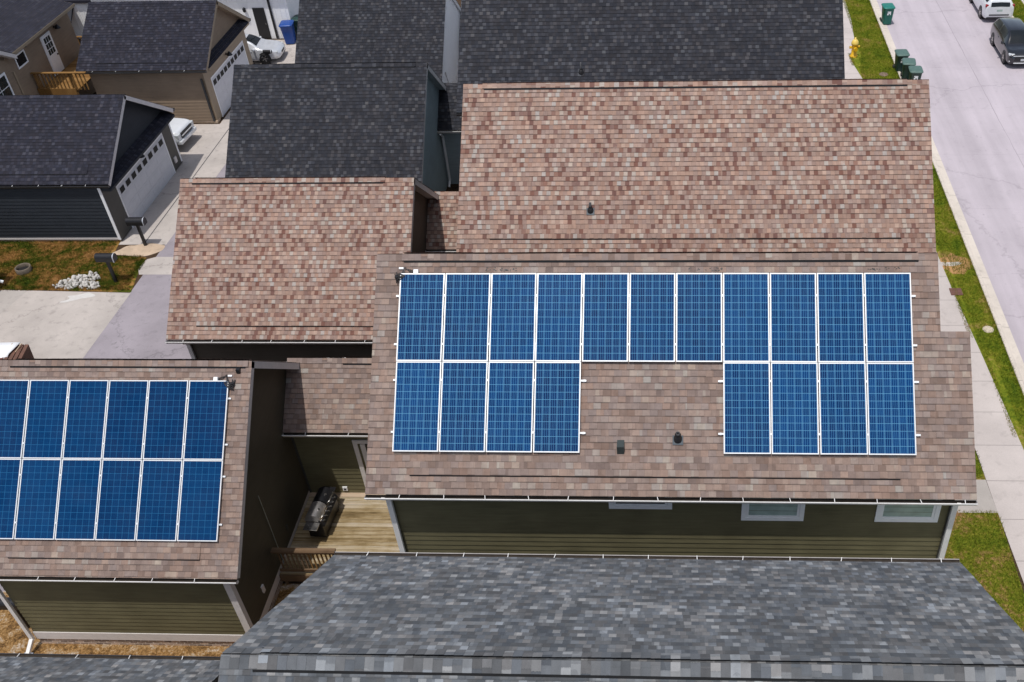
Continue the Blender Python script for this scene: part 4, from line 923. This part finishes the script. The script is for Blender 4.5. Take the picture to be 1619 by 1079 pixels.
# ------------------------------------------------------------------ white board wall buildings at the top left
g = thing('white_cottage', 'white walled cottage with black door behind the silver car at the top edge', 'house')
m = MB(); wy = 37.6
siding(m, (-27.2, wy), (-15.98, wy), 0, 3.4, step=3.5, lip=.004); siding(m, (-15.98, wy), (-15.98, 44), 0, 3.4, step=3.5, lip=.004)
for k in range(38):
    x = -27.1+k*.295; m.box(x, x+.04, wy-.02, wy-.004, 0, 3.4)
m.build('wall', M_WHITE_SIDING, g)
m = MB(); m.box(-18.02, -17.35, wy-.05, wy-.022, .02, 1.80); dr = m.build('door', M_BLACK, g)
m = MB(); m.box(-17.45, -17.41, wy-.09, wy-.05, .85, .95); m.build('handle', M_STEEL, dr)
m = MB(); m.bar((-16.98, wy-.07, 3.2), (-16.98, wy-.07, .05), .11, .08); m.build('downspout', M_BLACK_METAL, g)
m = MB(); m.ring((-18.45, wy-.02, 1.72), (-18.45, wy-.10, 1.72), .05, .05, 10); m.lathe([(.04, .14), (.09, .10), (.09, -.08), (.05, -.12), (.0, -.13)], (-18.45, wy-.14, 1.72), 12); m.build('wall_lamp', M_BLACK_METAL, g)
m = MB(); m.hexa([(-27.5, 37.2, 3.25), (-15.7, 37.2, 3.25), (-15.7, 41, 5.6), (-27.5, 41, 5.6), (-27.5, 37.2, 3.4), (-15.7, 37.2, 3.4), (-15.7, 41, 5.75), (-27.5, 41, 5.75)]); m.build('roof', M_ROOF_NAVY, g)
rebase(g, (-21, 40, 0))
g = thing('white_shed_house', 'white vertical board wall with small black lean to roof beside the tan house', 'house')
m = MB(); siding(m, (-36, 38.0), (-27.3, 38.0), 0, 2.15, step=3, lip=.004); siding(m, (-27.3, 38.0), (-27.3, 43), 0, 2.15, step=3, lip=.004)
for k in range(28):
    x = -35.5+k*.295; m.box(x, x+.04, 38.0-.02, 38.0-.004, 0, 2.15)
m.build('wall', M_WHITE_SIDING, g)
m = MB(); m.hexa([(-36, 37.85, 2.1), (-26.9, 37.85, 2.1), (-26.9, 41.5, 4.6), (-36, 41.5, 4.6), (-36, 37.85, 2.24), (-26.9, 37.85, 2.24), (-26.9, 41.5, 4.74), (-36, 41.5, 4.74)]); m.build('roof', M_ROOF_NAVY, g)
m = MB(); m.hexa([(-31.5, 36.6, 1.25), (-28.30, 36.6, 1.25), (-28.6, 37.99, 1.75), (-31.5, 37.99, 1.75), (-31.5, 36.6, 1.32), (-28.30, 36.6, 1.32), (-28.6, 37.99, 1.95), (-31.5, 37.99, 1.95)]); m.build('porch_roof', M_ROOF_DARK, g)
m = MB()
for k in range(9):
    x = -29.1+k*.22; m.box(x, x+.06, 36.55, 36.6, -.0, .62)
m.box(-29.2, -27.0, 36.52, 36.62, .62, .68); m.build('porch_railing', M_WOOD_ORANGE, g)
rebase(g, (-31, 40, 0))

# ------------------------------------------------------------------ grey roofed house in the foreground
h = thing('grey_roof_house', 'house in the foreground with the big slate grey shingle roof facing the solar houses', 'house')
fz = -0.0
fh = gabled(h, -0.56, 11.48, -9.73, 9.80, S8, 4.0, 4.0, over_r=.35, wall=M_BLUEGREY, roof_mat=M_ROOF_GREY, trim=M_TRIM_DARK, gut=M_GUTTER_GREY, intake=False, cw=.40, vent_in=(.5, .3), strap_step=.92)
rebase(h, (5.5, -9.73, 0))
g = thing('grey_roof_garage', 'garage with slate grey roof and gutter peeking into the bottom left corner', 'garage')
fg = gabled(g, -10.6, -3.6, -9.3, 5.82, S8, 3.6, 3.6, over_r=.35, wall=M_BLUEGREY, roof_mat=M_ROOF_GREY, trim=M_TRIM_DARK, gut=M_GUTTER_DK, intake=False, strap_step=1.25)
rebase(g, (-7, -9.3, 0))
# corner of a garage at the left edge, beside the concrete pad
g = thing('pale_garage', 'pale garage whose white corner just shows at the left edge beside the concrete pad', 'garage')
m = MB(); siding(m, (-26, 6.2), (-20.62, 6.2), .35, 2.9); siding(m, (-20.62, 6.2), (-20.62, 13.05), .35, 2.9); siding(m, (-20.62, 13.05), (-26, 13.05), .35, 2.9); m.build('wall', M_WHITE_SIDING, g)
m = MB(); m.box(-26, -20.63, 6.21, 13.04, 0, .349); m.build('foundation', M_BRICK, g)
m = MB(); m.box(-20.66, -20.52, 13.02, 13.15, .30, 2.6); m.bar((-20.56, 13.1, .36), (-20.28, 13.16, .22), .09, .07); m.build('downspout', M_WHITE, g)
m = MB(); m.hexa([(-26, 5.9, 2.9), (-20.9, 5.9, 2.9), (-20.9, 13.3, 2.9), (-26, 13.3, 2.9), (-26, 9.4, 5), (-20.9, 9.4, 5), (-20.9, 9.8, 5), (-26, 9.8, 5)]); m.build('roof', M_ROOF_NAVY, g)
rebase(g, (-23, 9.6, 0))
# ------------------------------------------------------------------ street furniture and yard objects
def mailbox(loc, label, rz=0.0, sc_=1.0):
    t = thing('mailbox', label, 'mailbox', loc, rz, 'black mailboxes along the alley', sc_)
    m = MB(); m.bar((0, 0, 0), (.0, 0, 1.02), .10, .10); m.bar((-.22, 0, 1.0), (.22, 0, 1.0), .10, .05); m.build('post', M_BLACK, t)
    m = MB(); rows = []
    for x in (-.36, .33):
        rr = [(x, -.145, 1.03), (x, -.15, 1.16)]+[(x, -.15*math.cos(a), 1.18+.15*math.sin(a)) for a in [math.pi*i/10 for i in range(11)]]+[(x, .15, 1.16), (x, .145, 1.03)]
        rows.append(rr)
    m.grid(rows, closed=True, smooth=False); m.face(rows[0]); m.build('box', M_BLACK_METAL, t)
    m = MB(); A = [(.331, p[1]*1.03, 1.02+(p[2]-1.03)*1.03) for p in rows[1]]; B = [(.37, p[1], p[2]) for p in A]
    m.grid([A, B], closed=True, smooth=False); m.face(A); m.face(B, mi=1); m.build('box_door', [plain('pale_rim', (.45, .47, .52), .4, .3), M_BLACK_METAL], t)
    m = MB(); m.box(-.05, .10, -.162, -.153, 1.16, 1.20); m.build('flag', M_BLACK, t)
    return t
mailbox((-15.85, 16.05, 0), 'black tube mailbox on a post in front of the navy garage door', .0)
mailbox((-15.95, 13.45, 0), 'black tube mailbox on a post in the grass beside the white stone pile', .0)
mailbox((-11.35, -2.55, 0), 'black tube mailbox half hidden behind the olive garage downspout', .0, .92)
mailbox((-16.28, 34.0, 0), 'black mailbox in front of the silver car wheel', .0, .62)

def bin_cart(loc, label, body, lidm, rz=0.0, emblem=None, group='wheeled bins', s=1.0):
    t = thing('wheeled_bin', label, 'bin', loc, rz, group, s)
    m = MB(); b0, b1 = (.23, .27), (.30, .36); rows = []
    for z, k in ((.05, 0.0), (.10, .06), (.55, .55), (.92, .95), (.935, 1.10), (.97, 1.10)):
        a = b0[0]+(b1[0]-b0[0])*k; c = b0[1]+(b1[1]-b0[1])*k; q = []
        for i in range(24):
            th = 2*math.pi*i/24; e = .32
            q.append((a*math.copysign(abs(math.cos(th))**e, math.cos(th)), c*math.copysign(abs(math.sin(th))**e, math.sin(th)), z))
        rows.append(q)
    m.grid(rows, closed=True); m.face(rows[0][::-1]); m.build('body', body, t)
    m = MB(); rows = []
    for z, k in ((.972, 1.06), (1.0, 1.08), (1.035, 1.0), (1.06, .75), (1.068, .35)):
        a = .315*k; c = .385*k; q = []
        for i in range(24):
            th = 2*math.pi*i/24; e = .30
            q.append((a*math.copysign(abs(math.cos(th))**e, math.cos(th)), c*math.copysign(abs(math.sin(th))**e, math.sin(th)), z))
        rows.append(q)
    m.grid(rows, closed=True); m.face(rows[-1]); m.build('lid', lidm, t)
    m = MB(); m.tube([(-.2, .42, .93), (-.2, .46, .97), (.2, .46, .97), (.2, .42, .93)], .018, 8); m.build('handle', body, t)
    for x in (-.27, .27):
        m = MB(); m.ring((x-.03, .30, .12), (x+.03, .30, .12), .12, .12, 16); m.build('wheel', M_BLACK, t)
    if emblem:
        m = MB()
        def q(a0, a1, z0, z1, mi=0):
            y0 = -(.27+.09*((z0-.05)/.88))-.012; y1 = -(.27+.09*((z1-.05)/.88))-.012
            m.face([(a0, y0-mi*.003, z0), (a1, y0-mi*.003, z0), (a1, y1-mi*.003, z1), (a0, y1-mi*.003, z1)], mi=mi)
        q(-.10, .10, .60, .82); q(-.02, .05, .60, .68, 1); q(-.10, -.05, .72, .76, 1)
        m.build('emblem', [M_WHITE, body], t)
    return t
GRN = plain('green_plastic', (0.012, 0.042, 0.036), .45, var=.15); GRN_L = plain('faded_green_lid', (0.075, 0.135, 0.118), .5, var=.12)
TEAL = plain('teal_plastic', (0.004, 0.115, 0.088), .4, var=.1); TEAL_L = plain('teal_lid', (0.01, 0.16, 0.13), .4, var=.1)
BLU = plain('blue_plastic', (0.008, 0.055, 0.26), .4, var=.1)
gk = 'bins at the kerb'
bin_cart((17.98, 38.98, -.09), 'bright teal green wheeled bin alone at the far kerb', TEAL, TEAL_L, .08, True, gk)
bin_cart((17.66, 32.45, -.07), 'dark green wheeled bin, farthest of the three standing together at the kerb', GRN, GRN_L, .05, True, gk)
bin_cart((17.82, 31.35, -.07), 'dark green wheeled bin, middle one of the three standing together at the kerb', GRN, GRN_L, -.12, False, gk)
bin_cart((18.0, 30.42, -.08), 'dark green wheeled bin, nearest of the three standing together at the kerb', GRN, GRN_L, -.04, True, gk)
gk = 'bins behind the silver car'
bin_cart((-16.02, 36.95, .006), 'bright blue wheeled bin beside the white cottage', BLU, BLU, .1, False, gk, 1.12)
bin_cart((-15.55, 37.75, .006), 'dark green wheeled bin behind the blue one', GRN, GRN, -.1, False, gk, 1.12)

t = thing('fire_hydrant', 'yellow fire hydrant at the grass edge beside the far sidewalk', 'hydrant', (15.50, 34.25, 0), .2, None, 1.12)
YEL = plain('yellow_paint', (0.72, 0.42, 0.012), .4, var=.06)
m = MB(); m.lathe([(.19, 0), (.19, .06), (.13, .08), (.12, .55), (.16, .57), (.16, .62), (.13, .63)], n=20); m.build('barrel', YEL, t)
m = MB(); m.lathe([(.175, .631), (.175, .66), (.15, .74), (.09, .82), (.04, .85), (.035, .92), (.0, .92)], n=20); m.build('bonnet', plain('pale_yellow_paint', (0.78, 0.56, 0.12), .4, var=.06), t)
for a in (0, math.pi):
    m = MB(); c, s = math.cos(a), math.sin(a); m.ring((.10*c, .10*s, .46), (.24*c, .24*s, .46), .06, .065, 12); m.build('nozzle_cap', YEL, t)
m = MB(); m.ring((0, -.10, .42), (0, -.25, .42), .085, .09, 14); m.build('nozzle_cap', YEL, t)
m = MB(); m.box(16.28, 16.72, 12.55, 12.98, .0065, .03); tag(m.build('utility_cover', plain('rust_brown_iron', (0.16, 0.075, 0.06), .8, .1, .2)), 'rust brown square cover between the sidewalk and the verge', 'utility cover')
m = MB(); m.lathe([(0.0, .05), (.15, .045), (.19, .03), (.20, .0)], (17.16, 10.5, .0), 20); tag(m.build('utility_cover', plain('pale_cover', (0.55, 0.47, 0.36), .8)), 'round pale valve cover in the verge grass', 'utility cover')
m = MB(); m.lathe([(0.0, .04), (.22, .035), (.24, .0)], (16.75, 31.9, .0), 16); tag(m.build('utility_cover', plain('tan_cover', (0.22, 0.15, 0.12), .8)), 'tan utility lid in the far verge near the three bins', 'utility cover')
m = MB(); m.lathe([(.12, -.095), (.13, -.092), (.0, -.09)], (20.45, 15.1, 0), 16); tag(m.build('utility_cover', plain('grey_cap', (0.22, 0.2, 0.21), .7, .2)), 'small round metal cap set in the street', 'utility cover')
# ring shaped planter / burn barrel rim in the grass at the left
t = thing('fire_ring', 'round rusty metal ring with dark ash inside standing in the dry grass', 'fire ring', (-20.05, 14.2, 0))
m = MB(); m.lathe([(.30, 0), (.30, .20), (.275, .22), (.245, .20), (.245, .06)], n=28); m.build('rim', plain('grey_brown_iron', (0.16, 0.13, 0.10), .8, .2, .25, 5), t)
m = MB(); m.lathe([(.245, .07), (.12, .09), (0, .08)], n=28); m.build('hollow', plain('dark_hollow', (0.008, 0.007, 0.007), .95, var=.4, scale=8), t)  # near-black disc inside the ring
# white limestone rocks
rock_mat = plain('white_limestone', (0.50, 0.48, 0.45), .85, var=.10, scale=9)
protos = []
for k in range(5):
    b = bmesh.new(); bmesh.ops.create_icosphere(b, subdivisions=2, radius=1)
    sx = Vector((rng.uniform(.8, 1.25), rng.uniform(.7, 1.1), rng.uniform(.55, .8)))
    pl = [(Vector(rng.normal(0, 1, 3)).normalized(), rng.uniform(.62, .85)) for _ in range(9)]
    for v in b.verts:
        for n_, dd in pl:
            q = v.co.dot(n_)-dd
            if q > 0: v.co -= n_*q
        v.co = Vector((v.co.x*sx.x, v.co.y*sx.y, v.co.z*sx.z))
    me = bpy.data.meshes.new('limestone_rock'); b.to_mesh(me); b.free(); me.materials.append(rock_mat); protos.append(me)
n = 0
while n < 170:
    x = rng.uniform(-18.35, -16.45); y = rng.uniform(12.95, 14.0)
    if ((x+17.4)/.92)**2+((y-12.95)/(.55+.55*min(1, max(0, (x+18.4)/1.2))))**2 > 1: continue
    s = rng.uniform(.045, .105)
    o = bpy.data.objects.new('limestone_rock', protos[n % 5]); col.objects.link(o); o.location = (x, y, s*.35+(.08 if rng.random() < .25 else 0)); o.scale = (s, s, s); o.rotation_euler = rng.uniform(0, 6, 3)
    tag(o, 'white limestone rock in the loose pile between the pad and the mailbox', 'rock', 'white rocks piled at the edge of the pad'); n += 1
m = MB(); c = (-17.05, 12.42)
pts = [(c[0]+(.42+.12*math.sin(3*a+1)+.1*math.sin(5*a))*math.cos(a)+.25*math.sin(a), c[1]+(.30+.1*math.sin(2*a))*math.sin(a), .0075) for a in [2*math.pi*i/40 for i in range(40)]]
m.face(pts); structure(m.build('chalk_spill', plain('chalk_dust', (0.54, 0.52, 0.50), .95, var=.08)))
# stacked brown boards under a bent white sheet at the left
t = thing('board_stack', 'reddish brown boards leaning under a bent white sheet behind the garage ridge', 'board stack', (-16.85, 7.75, 0), 0, None, .86)
BRN = plain('reddish_board', (0.115, 0.052, 0.034), .75, var=.3, scale=4)
m = MB()
for k in range(6):
    m.hexa([(-.75+k*.22, -.5, 0), (-.72+k*.22, -.5, 0), (-.72+k*.22, .6, 0), (-.75+k*.22, .6, 0), (-.55+k*.19, -.4, 1.05), (-.40+k*.19, -.4, 1.05), (-.40+k*.19, .55, 1.25), (-.55+k*.19, .55, 1.25)])
m.build('boards', BRN, t)
m = MB()
for x in (-.1, .28): m.bar((x-.45, -.45, .8), (x+.05, .5, 1.34), .035)
m.build('edge_strip', M_PALE_WOOD, t)
m = MB(); rows = []
for i in range(13):
    a = i/12; x = .25-2.6*a; z = 1.34-.06*a-.9*max(0, a-.55)**1.6
    rows.append([(x-.65*(1-a)**1.0, -.55-.2*a, z-.75*(1-a)**2), (x-.25*(1-a), 0, z-.12*(1-a)), (x, .55, z+.02)])
m.grid(rows); sh = m.build('sheet', M_WHITE, t); so_ = sh.modifiers.new('thick', 'SOLIDIFY'); so_.thickness = .03

# ------------------------------------------------------------------ cars
def cr(p0, p1, p2, p3, t): return .5*((2*p1)+(-p0+p2)*t+(2*p0-5*p1+4*p2-p3)*t*t+(-p0+3*p1-3*p2+p3)*t*t*t)
def interp(a, k):
    a = np.array(a, float); out = []
    for i in range(len(a)-1):
        p0 = a[max(i-1, 0)]; p3 = a[min(i+2, len(a)-1)]
        for j in range(k): out.append(cr(p0, a[i], a[i+1], p3, j/k))
    out.append(a[-1]); return np.array(out)
def car(name, label, cat, loc, rz, paint, st, wheels, rw, scale=1.0, glass=None, front=None, group=None, head=None, tail=None, trimc=None):
    """st: stations (x, half width, underside z, belt z, roof z, roof half width); front and rear glass ranges are given by station index"""
    t = thing(name, label, cat, loc, rz, group, scale)
    K = 5
    A = interp(st, K)
    rows = []
    for x, hw, z0, zb, zr, rwid in A:
        up = zr > zb+.12
        sec = [(hw*.90, z0), (hw*.985, z0+.10), (hw, z0+(zb-z0)*.45), (hw*.975, z0+(zb-z0)*.82), (hw*.945, zb)]
        k = (zr-zb)
        sec += [(hw*.945+(rwid-hw*.945)*.55, zb+k*.52), (rwid+.015, zb+k*.88), (rwid*.86, zb+k*.975), (rwid*.5, zr), (0, zr+.012)]
        sec = interp(sec, 2)
        rows.append([Vector((x, p[0], p[1])) for p in sec])
    full = [[Vector((p.x, -p.y, p.z)) for p in rw_]+[p.copy() for p in rw_[::-1][1:]] for rw_ in rows]
    m = MB(); m.grid(full)
    m.face(full[0]); m.face(full[-1][::-1]); m.face([r_[0] for r_ in full]+[r_[-1] for r_ in full][::-1])
    body = m.build('body', paint, t)
    nj = len(rows[0]); nf = len(full[0])
    def nrm(i, j):
        i0, i1 = max(i-1, 0), min(i+1, len(full)-1); j0, j1 = max(j-1, 0), min(j+1, nf-1)
        n_ = (full[i1][j]-full[i0][j]).cross(full[i][j1]-full[i][j0]); n_.normalize()
        c = Vector((full[i][j].x, 0, .5));
        return n_ if n_.dot(full[i][j]-c) > 0 else -n_
    def patch(nm, i0, i1, j0, j1, mat, off=.006, shrink=True):
        m = MB(); m.grid([[full[i][j]+nrm(i, j)*off for j in range(j0, j1+1)] for i in range(i0, i1+1)]); return m.build(nm, mat, t)
    for nm, i0, i1, j0, j1 in glass(K, nj, nf): patch(nm, i0, i1, j0, j1, M_GLASS_DK)
    for wx in wheels:
        i = int(np.argmin(abs(A[:, 0]-wx))); hw = A[i, 1]
        for sg in (-1, 1):
            m = MB(); m.ring((wx, sg*(hw-.28), rw+.02), (wx, sg*(hw+.004), rw+.02), rw*1.14, rw*1.14, 28); m.build('wheel_arch', M_BLACK, t)
            m = MB(); a, b = hw-.22, hw+.014
            m.lathe([(rw*.62, a), (rw*.97, a), (rw, a+.03), (rw, b-.03), (rw*.96, b), (rw*.64, b+.004)], n=28)
            m.v = [(wx+p[0], sg*p[2], rw+p[1]) for p in m.v]; wl = m.build('wheel', M_BLACK, t)
            m = MB(); m.lathe([(rw*.64, hw-.02), (rw*.60, hw+.012), (rw*.55, hw-.03), (0, hw-.03)], n=28)
            for k in range(5):
                th = 2*math.pi*k/5; c, s = math.cos(th), math.sin(th); wv = rw*.10
                m.hexa([(-s*wv, c*wv, hw-.02), (s*wv, -c*wv, hw-.02), (c*rw*.58+s*wv*.7, s*rw*.58-c*wv*.7, hw-.02), (c*rw*.58-s*wv*.7, s*rw*.58+c*wv*.7, hw-.02), (-s*wv, c*wv, hw+.012), (s*wv, -c*wv, hw+.012), (c*rw*.58+s*wv*.7, s*rw*.58-c*wv*.7, hw+.008), (c*rw*.58-s*wv*.7, s*rw*.58+c*wv*.7, hw+.008)])
            m.v = [(wx+p[0], sg*p[2], rw+p[1]) for p in m.v]; m.build('rim', M_STEEL, wl)
    def at(xq):
        return A[int(np.argmin(abs(A[:, 0]-xq)))]
    t_ = dict(root=t, A=A, at=at, full=full, patch=patch, nj=nj, nf=nf, K=K)
    return t_
def mirrors(c, x, z, mat):
    hw = c['at'](x)[1]
    for sg in (-1, 1):
        m = MB(); m.hexa([(x-.06, sg*(hw-.05), z-.02), (x+.08, sg*(hw-.05), z-.02), (x+.05, sg*(hw+.17), z), (x-.06, sg*(hw+.17), z), (x-.06, sg*(hw-.05), z+.06), (x+.06, sg*(hw-.05), z+.06), (x+.03, sg*(hw+.17), z+.13), (x-.06, sg*(hw+.17), z+.13)]); m.build('mirror', mat, c['root'], .015)
def side_lines(c, xs, mat):
    for x in xs:
        a = c['at'](x)
        for sg in (-1, 1):
            m = MB(); m.bar((x, sg*(a[1]*.995), a[2]+.2), (x, sg*(a[1]*.955+.004), a[3]-.02), .012, .012); m.build('door_seam', M_BLACK, c['root'])
            m = MB(); m.box(x+.08, x+.24, *sorted((sg*(a[1]*.965), sg*(a[1]*.99+.012))), a[3]-.13, a[3]-.095); m.build('door_handle', mat, c['root'])
def suv_glass(K, nj, nf):
    j0, j1 = 8, 13
    o = []
    for lo, hi in ((int(2.35*K), int(3.9*K)), (int(4.08*K), int(5.55*K))):
        o += [('side_window', lo, hi, j0+1, j1-1), ('side_window', lo, hi, nf-j1, nf-2-j0)]
    o += [('windshield', int(5.35*K), int(6.8*K), j1+1, nf-2-j1), ('rear_window', int(.75*K), int(1.55*K), j1+1, nf-2-j1)]
    return o
SUV = [(-2.20, .72, .42, .80, .86, .60), (-2.16, .84, .30, .98, 1.10, .66), (-1.95, .885, .25, 1.03, 1.40, .56), (-1.45, .90, .22, 1.03, 1.54, .575), (-.60, .905, .20, 1.00, 1.60, .585), (.25, .905, .20, .98, 1.57, .58), (.72, .90, .20, .97, 1.40, .60), (1.22, .895, .22, .96, 1.02, .72), (1.80, .87, .26, .90, .955, .70), (2.14, .80, .30, .76, .82, .62), (2.25, .66, .36, .62, .66, .5)]
BLACKP = plain('black_car_paint', (0.005, 0.006, 0.010), .12, 0.1, .1, coat=1.0); WHITEP = plain('white_car_paint', (0.66, 0.68, 0.71), .25, 0, .03, coat=1.0); SILVERP = plain('silver_car_paint', (0.56, 0.58, 0.62), .3, .25, .04, coat=1.0)
RED = glass_mat('red_lamp', (0.28, 0.012, 0.012), .15); LAMP = glass_mat('clear_lamp', (0.55, 0.58, 0.60), .1)
def box_part(c, nm, mat, bx, bev=.01):
    m = MB(); m.box(*bx); return m.build(nm, mat, c['root'], bev)
# black SUV facing the camera
c = car('black_suv', 'black SUV with chrome lower front bars parked at the right edge of the street', 'car', (23.98, 34.62, -.095), R(-90), BLACKP, SUV, (-1.30, 1.32), .34, .90, suv_glass)
mirrors(c, .85, .97, BLACKP); side_lines(c, (-.55, .45), BLACKP)
for sg in (-1, 1):
    box_part(c, 'headlight', LAMP, (1.92, 2.13, *sorted((sg*.50, sg*.83)), .74, .86), .03)
    box_part(c, 'bumper_bar', M_ALU, (2.06, 2.20, *sorted((sg*.42, sg*.80)), .42, .49), .02)
box_part(c, 'grille', M_BLACK, (2.12, 2.262, -.52, .52, .52, .72), .02); box_part(c, 'chrome_bar', M_ALU, (2.10, 2.21, -.60, .60, .735, .775), .015)
box_part(c, 'chrome_bar', M_ALU, (2.10, 2.275, -.55, .55, .335, .395), .02); box_part(c, 'licence_plate', LAMP, (2.26, 2.275, -.17, .17, .50, .62), 0); box_part(c, 'fog_lamp', RED, (2.1, 2.2, -.66, -.56, .44, .48), .01)
# white SUV seen from behind
c = car('white_suv', 'white SUV seen from behind at the far right kerb', 'car', (24.22, 40.9, -.095), R(90), WHITEP, SUV, (-1.30, 1.32), .34, .93, suv_glass)
mirrors(c, .85, .97, WHITEP); side_lines(c, (-.55, .45), WHITEP)
for sg in (-1, 1):
    box_part(c, 'tail_light', RED, (-2.16, -1.98, *sorted((sg*.55, sg*.87)), .93, 1.10), .03)
    box_part(c, 'headlight', LAMP, (1.92, 2.13, *sorted((sg*.50, sg*.83)), .74, .86), .03)
box_part(c, 'licence_plate', M_PANE, (-2.205, -2.185, -.17, .17, .70, .82), 0); box_part(c, 'bumper_insert', M_BLACK, (-2.235, -2.15, -.60, .60, .46, .53), .02); box_part(c, 'rear_bumper', M_BLACK, (-2.20, -2.0, -.74, .74, .27, .36), .03)
# silver sedan
SED = [(-2.30, .62, .40, .72, .76, .5), (-2.18, .80, .28, .90, .94, .66), (-1.60, .875, .22, .95, 1.02, .66), (-1.05, .89, .20, .94, 1.34, .58), (-.45, .895, .18, .93, 1.43, .58), (.20, .895, .18, .91, 1.42, .58), (.62, .89, .18, .90, 1.28, .60), (1.15, .885, .20, .88, .92, .74), (1.80, .86, .24, .80, .84, .68), (2.18, .78, .28, .66, .70, .58), (2.30, .60, .36, .54, .57, .4)]
def sedan_glass(K, nj, nf):
    j0, j1 = 8, 13; o = []
    for lo, hi in ((int(2.75*K), int(3.95*K)), (int(4.12*K), int(5.45*K))):
        o += [('side_window', lo, hi, j0+1, j1-1), ('side_window', lo, hi, nf-j1, nf-2-j0)]
    return o+[('windshield', int(5.3*K), int(6.75*K), j1+1, nf-2-j1), ('rear_window', int(1.9*K), int(3.1*K), j1+1, nf-2-j1)]
c = car('silver_sedan', 'silver sedan parked between the tan garage and the white cottage', 'car', (-17.78, 34.75, .006), R(4), SILVERP, SED, (-1.35, 1.35), .33, .88, sedan_glass)
mirrors(c, .78, .90, SILVERP); side_lines(c, (-.55, .40), SILVERP)
for sg in (-1, 1): box_part(c, 'headlight', LAMP, (1.95, 2.19, *sorted((sg*.50, sg*.79)), .60, .72), .03); box_part(c, 'tail_light', RED, (-2.24, -2.1, *sorted((sg*.5, sg*.76)), .74, .86), .03)
box_part(c, 'grille', M_BLACK, (2.2, 2.315, -.30, .30, .44, .58), .02); box_part(c, 'lower_grille', M_BLACK, (2.2, 2.30, -.55, .55, .28, .36), .02)
# white pickup
PU = [(-2.9, .86, .55, 1.05, 1.10, .80), (-2.7, .92, .50, 1.08, 1.13, .84), (-1.6, .93, .45, 1.08, 1.13, .84), (-.95, .93, .42, 1.10, 1.72, .66), (-.2, .93, .40, 1.10, 1.84, .66), (.35, .93, .40, 1.09, 1.80, .66), (.62, .93, .40, 1.09, 1.55, .68), (1.10, .925, .40, 1.09, 1.16, .80), (1.9, .91, .42, 1.05, 1.13, .78), (2.38, .89, .48, .98, 1.08, .74), (2.52, .84, .52, .86, .93, .66)]
c = car('white_pickup', 'white pickup truck nosing out between the navy garage and the tan garage', 'pickup', (-19.55, 24.85, .006), R(-4), WHITEP, PU, (-1.75, 1.62), .40, .93, sedan_glass)
mirrors(c, .80, 1.10, M_BLACK); side_lines(c, (-.40, ), WHITEP)
for sg in (-1, 1): box_part(c, 'headlight', LAMP, (2.26, 2.53, *sorted((sg*.58, sg*.87)), .78, .99), .03)
box_part(c, 'grille', M_BLACK, (2.40, 2.575, -.56, .56, .70, .97), .02); box_part(c, 'chrome_bar', M_ALU, (2.45, 2.60, -.56, .56, .81, .86), .01); box_part(c, 'front_bumper', M_ALU, (2.32, 2.62, -.86, .86, .46, .66), .05); box_part(c, 'licence_plate', M_WHITE, (2.621, 2.63, -.15, .15, .52, .62), 0)

# ------------------------------------------------------------------ grass blades
def blades(name, regions, n, mat, hmin=.03, hmax=.09, wd=.014):
    pts = []
    ar = np.array([abs((r_[1]-r_[0])*(r_[3]-r_[2])) for r_ in regions]); cnt = (n*ar/ar.sum()).astype(int)
    for (x0, x1, y0, y1), c in zip(regions, cnt): pts.append(np.stack([rng.uniform(x0, x1, c), rng.uniform(y0, y1, c)], 1))
    p = np.concatenate(pts); N = len(p); a = rng.uniform(0, 2*np.pi, N); hh = rng.uniform(hmin, hmax, N); lean = rng.normal(0, .035, (N, 2))
    dx, dy = np.cos(a)*wd/2, np.sin(a)*wd/2
    V = np.zeros((N, 3, 3)); V[:, 0, 0] = p[:, 0]-dx; V[:, 0, 1] = p[:, 1]-dy; V[:, 1, 0] = p[:, 0]+dx; V[:, 1, 1] = p[:, 1]+dy
    V[:, 2, 0] = p[:, 0]+lean[:, 0]; V[:, 2, 1] = p[:, 1]+lean[:, 1]; V[:, 2, 2] = hh; V[:, :2, 2] = .0
    me = bpy.data.meshes.new(name); me.vertices.add(N*3); me.loops.add(N*3); me.polygons.add(N)
    me.vertices.foreach_set('co', V.ravel()); me.loops.foreach_set('vertex_index', np.arange(N*3)); me.polygons.foreach_set('loop_start', np.arange(0, N*3, 3)); me.polygons.foreach_set('loop_total', np.full(N, 3))
    me.materials.append(mat); me.update(); me.validate()
    o = bpy.data.objects.new(name, me); col.objects.link(o); return stuff(o)
blades('grass', [(12.1, 15.42, -7, 1.84), (13.6, 15.4, 3.2, 4.4)], 75000, M_LAWN, .03, .10)
blades('grass', [(17.0, 17.49, 3, 9), (16.65, 17.49, 9, 15), (16.4, 17.49, 15, 22), (15.75, 17.49, 30, 34), (15.9, 17.49, 34, 45), (25.28, 26.3, 34, 44)], 70000, M_VERGE, .03, .10)
blades('grass', [(-25, -19.6, 13.1, 16.5), (-19.6, -17.1, 13.0, 16.5), (-17.1, -15.5, 12.95, 15.1)], 60000, M_LAWN_DRY, .03, .10, .018)

edge = [(17.40, 17.53, 3, 22), (17.40, 17.53, 30, 45), (16.66, 16.80, 5, 9), (16.38, 16.55, 10, 15), (15.34, 15.47, -6, 1.8), (12.2, 15.4, 1.80, 1.92), (15.6, 15.78, 31, 33), (15.25, 15.45, 33, 34.6)]
blades('grass', edge, 9000, M_LAWN, .04, .11, .016)
blades('grass', [(-24, -15.2, 12.86, 13.12), (-17.0, -15.6, 14.9, 15.25), (-15.6, -15.35, 13.2, 15.0), (-24, -17, 16.3, 16.62)], 9000, M_LAWN_DRY, .04, .13, .02)
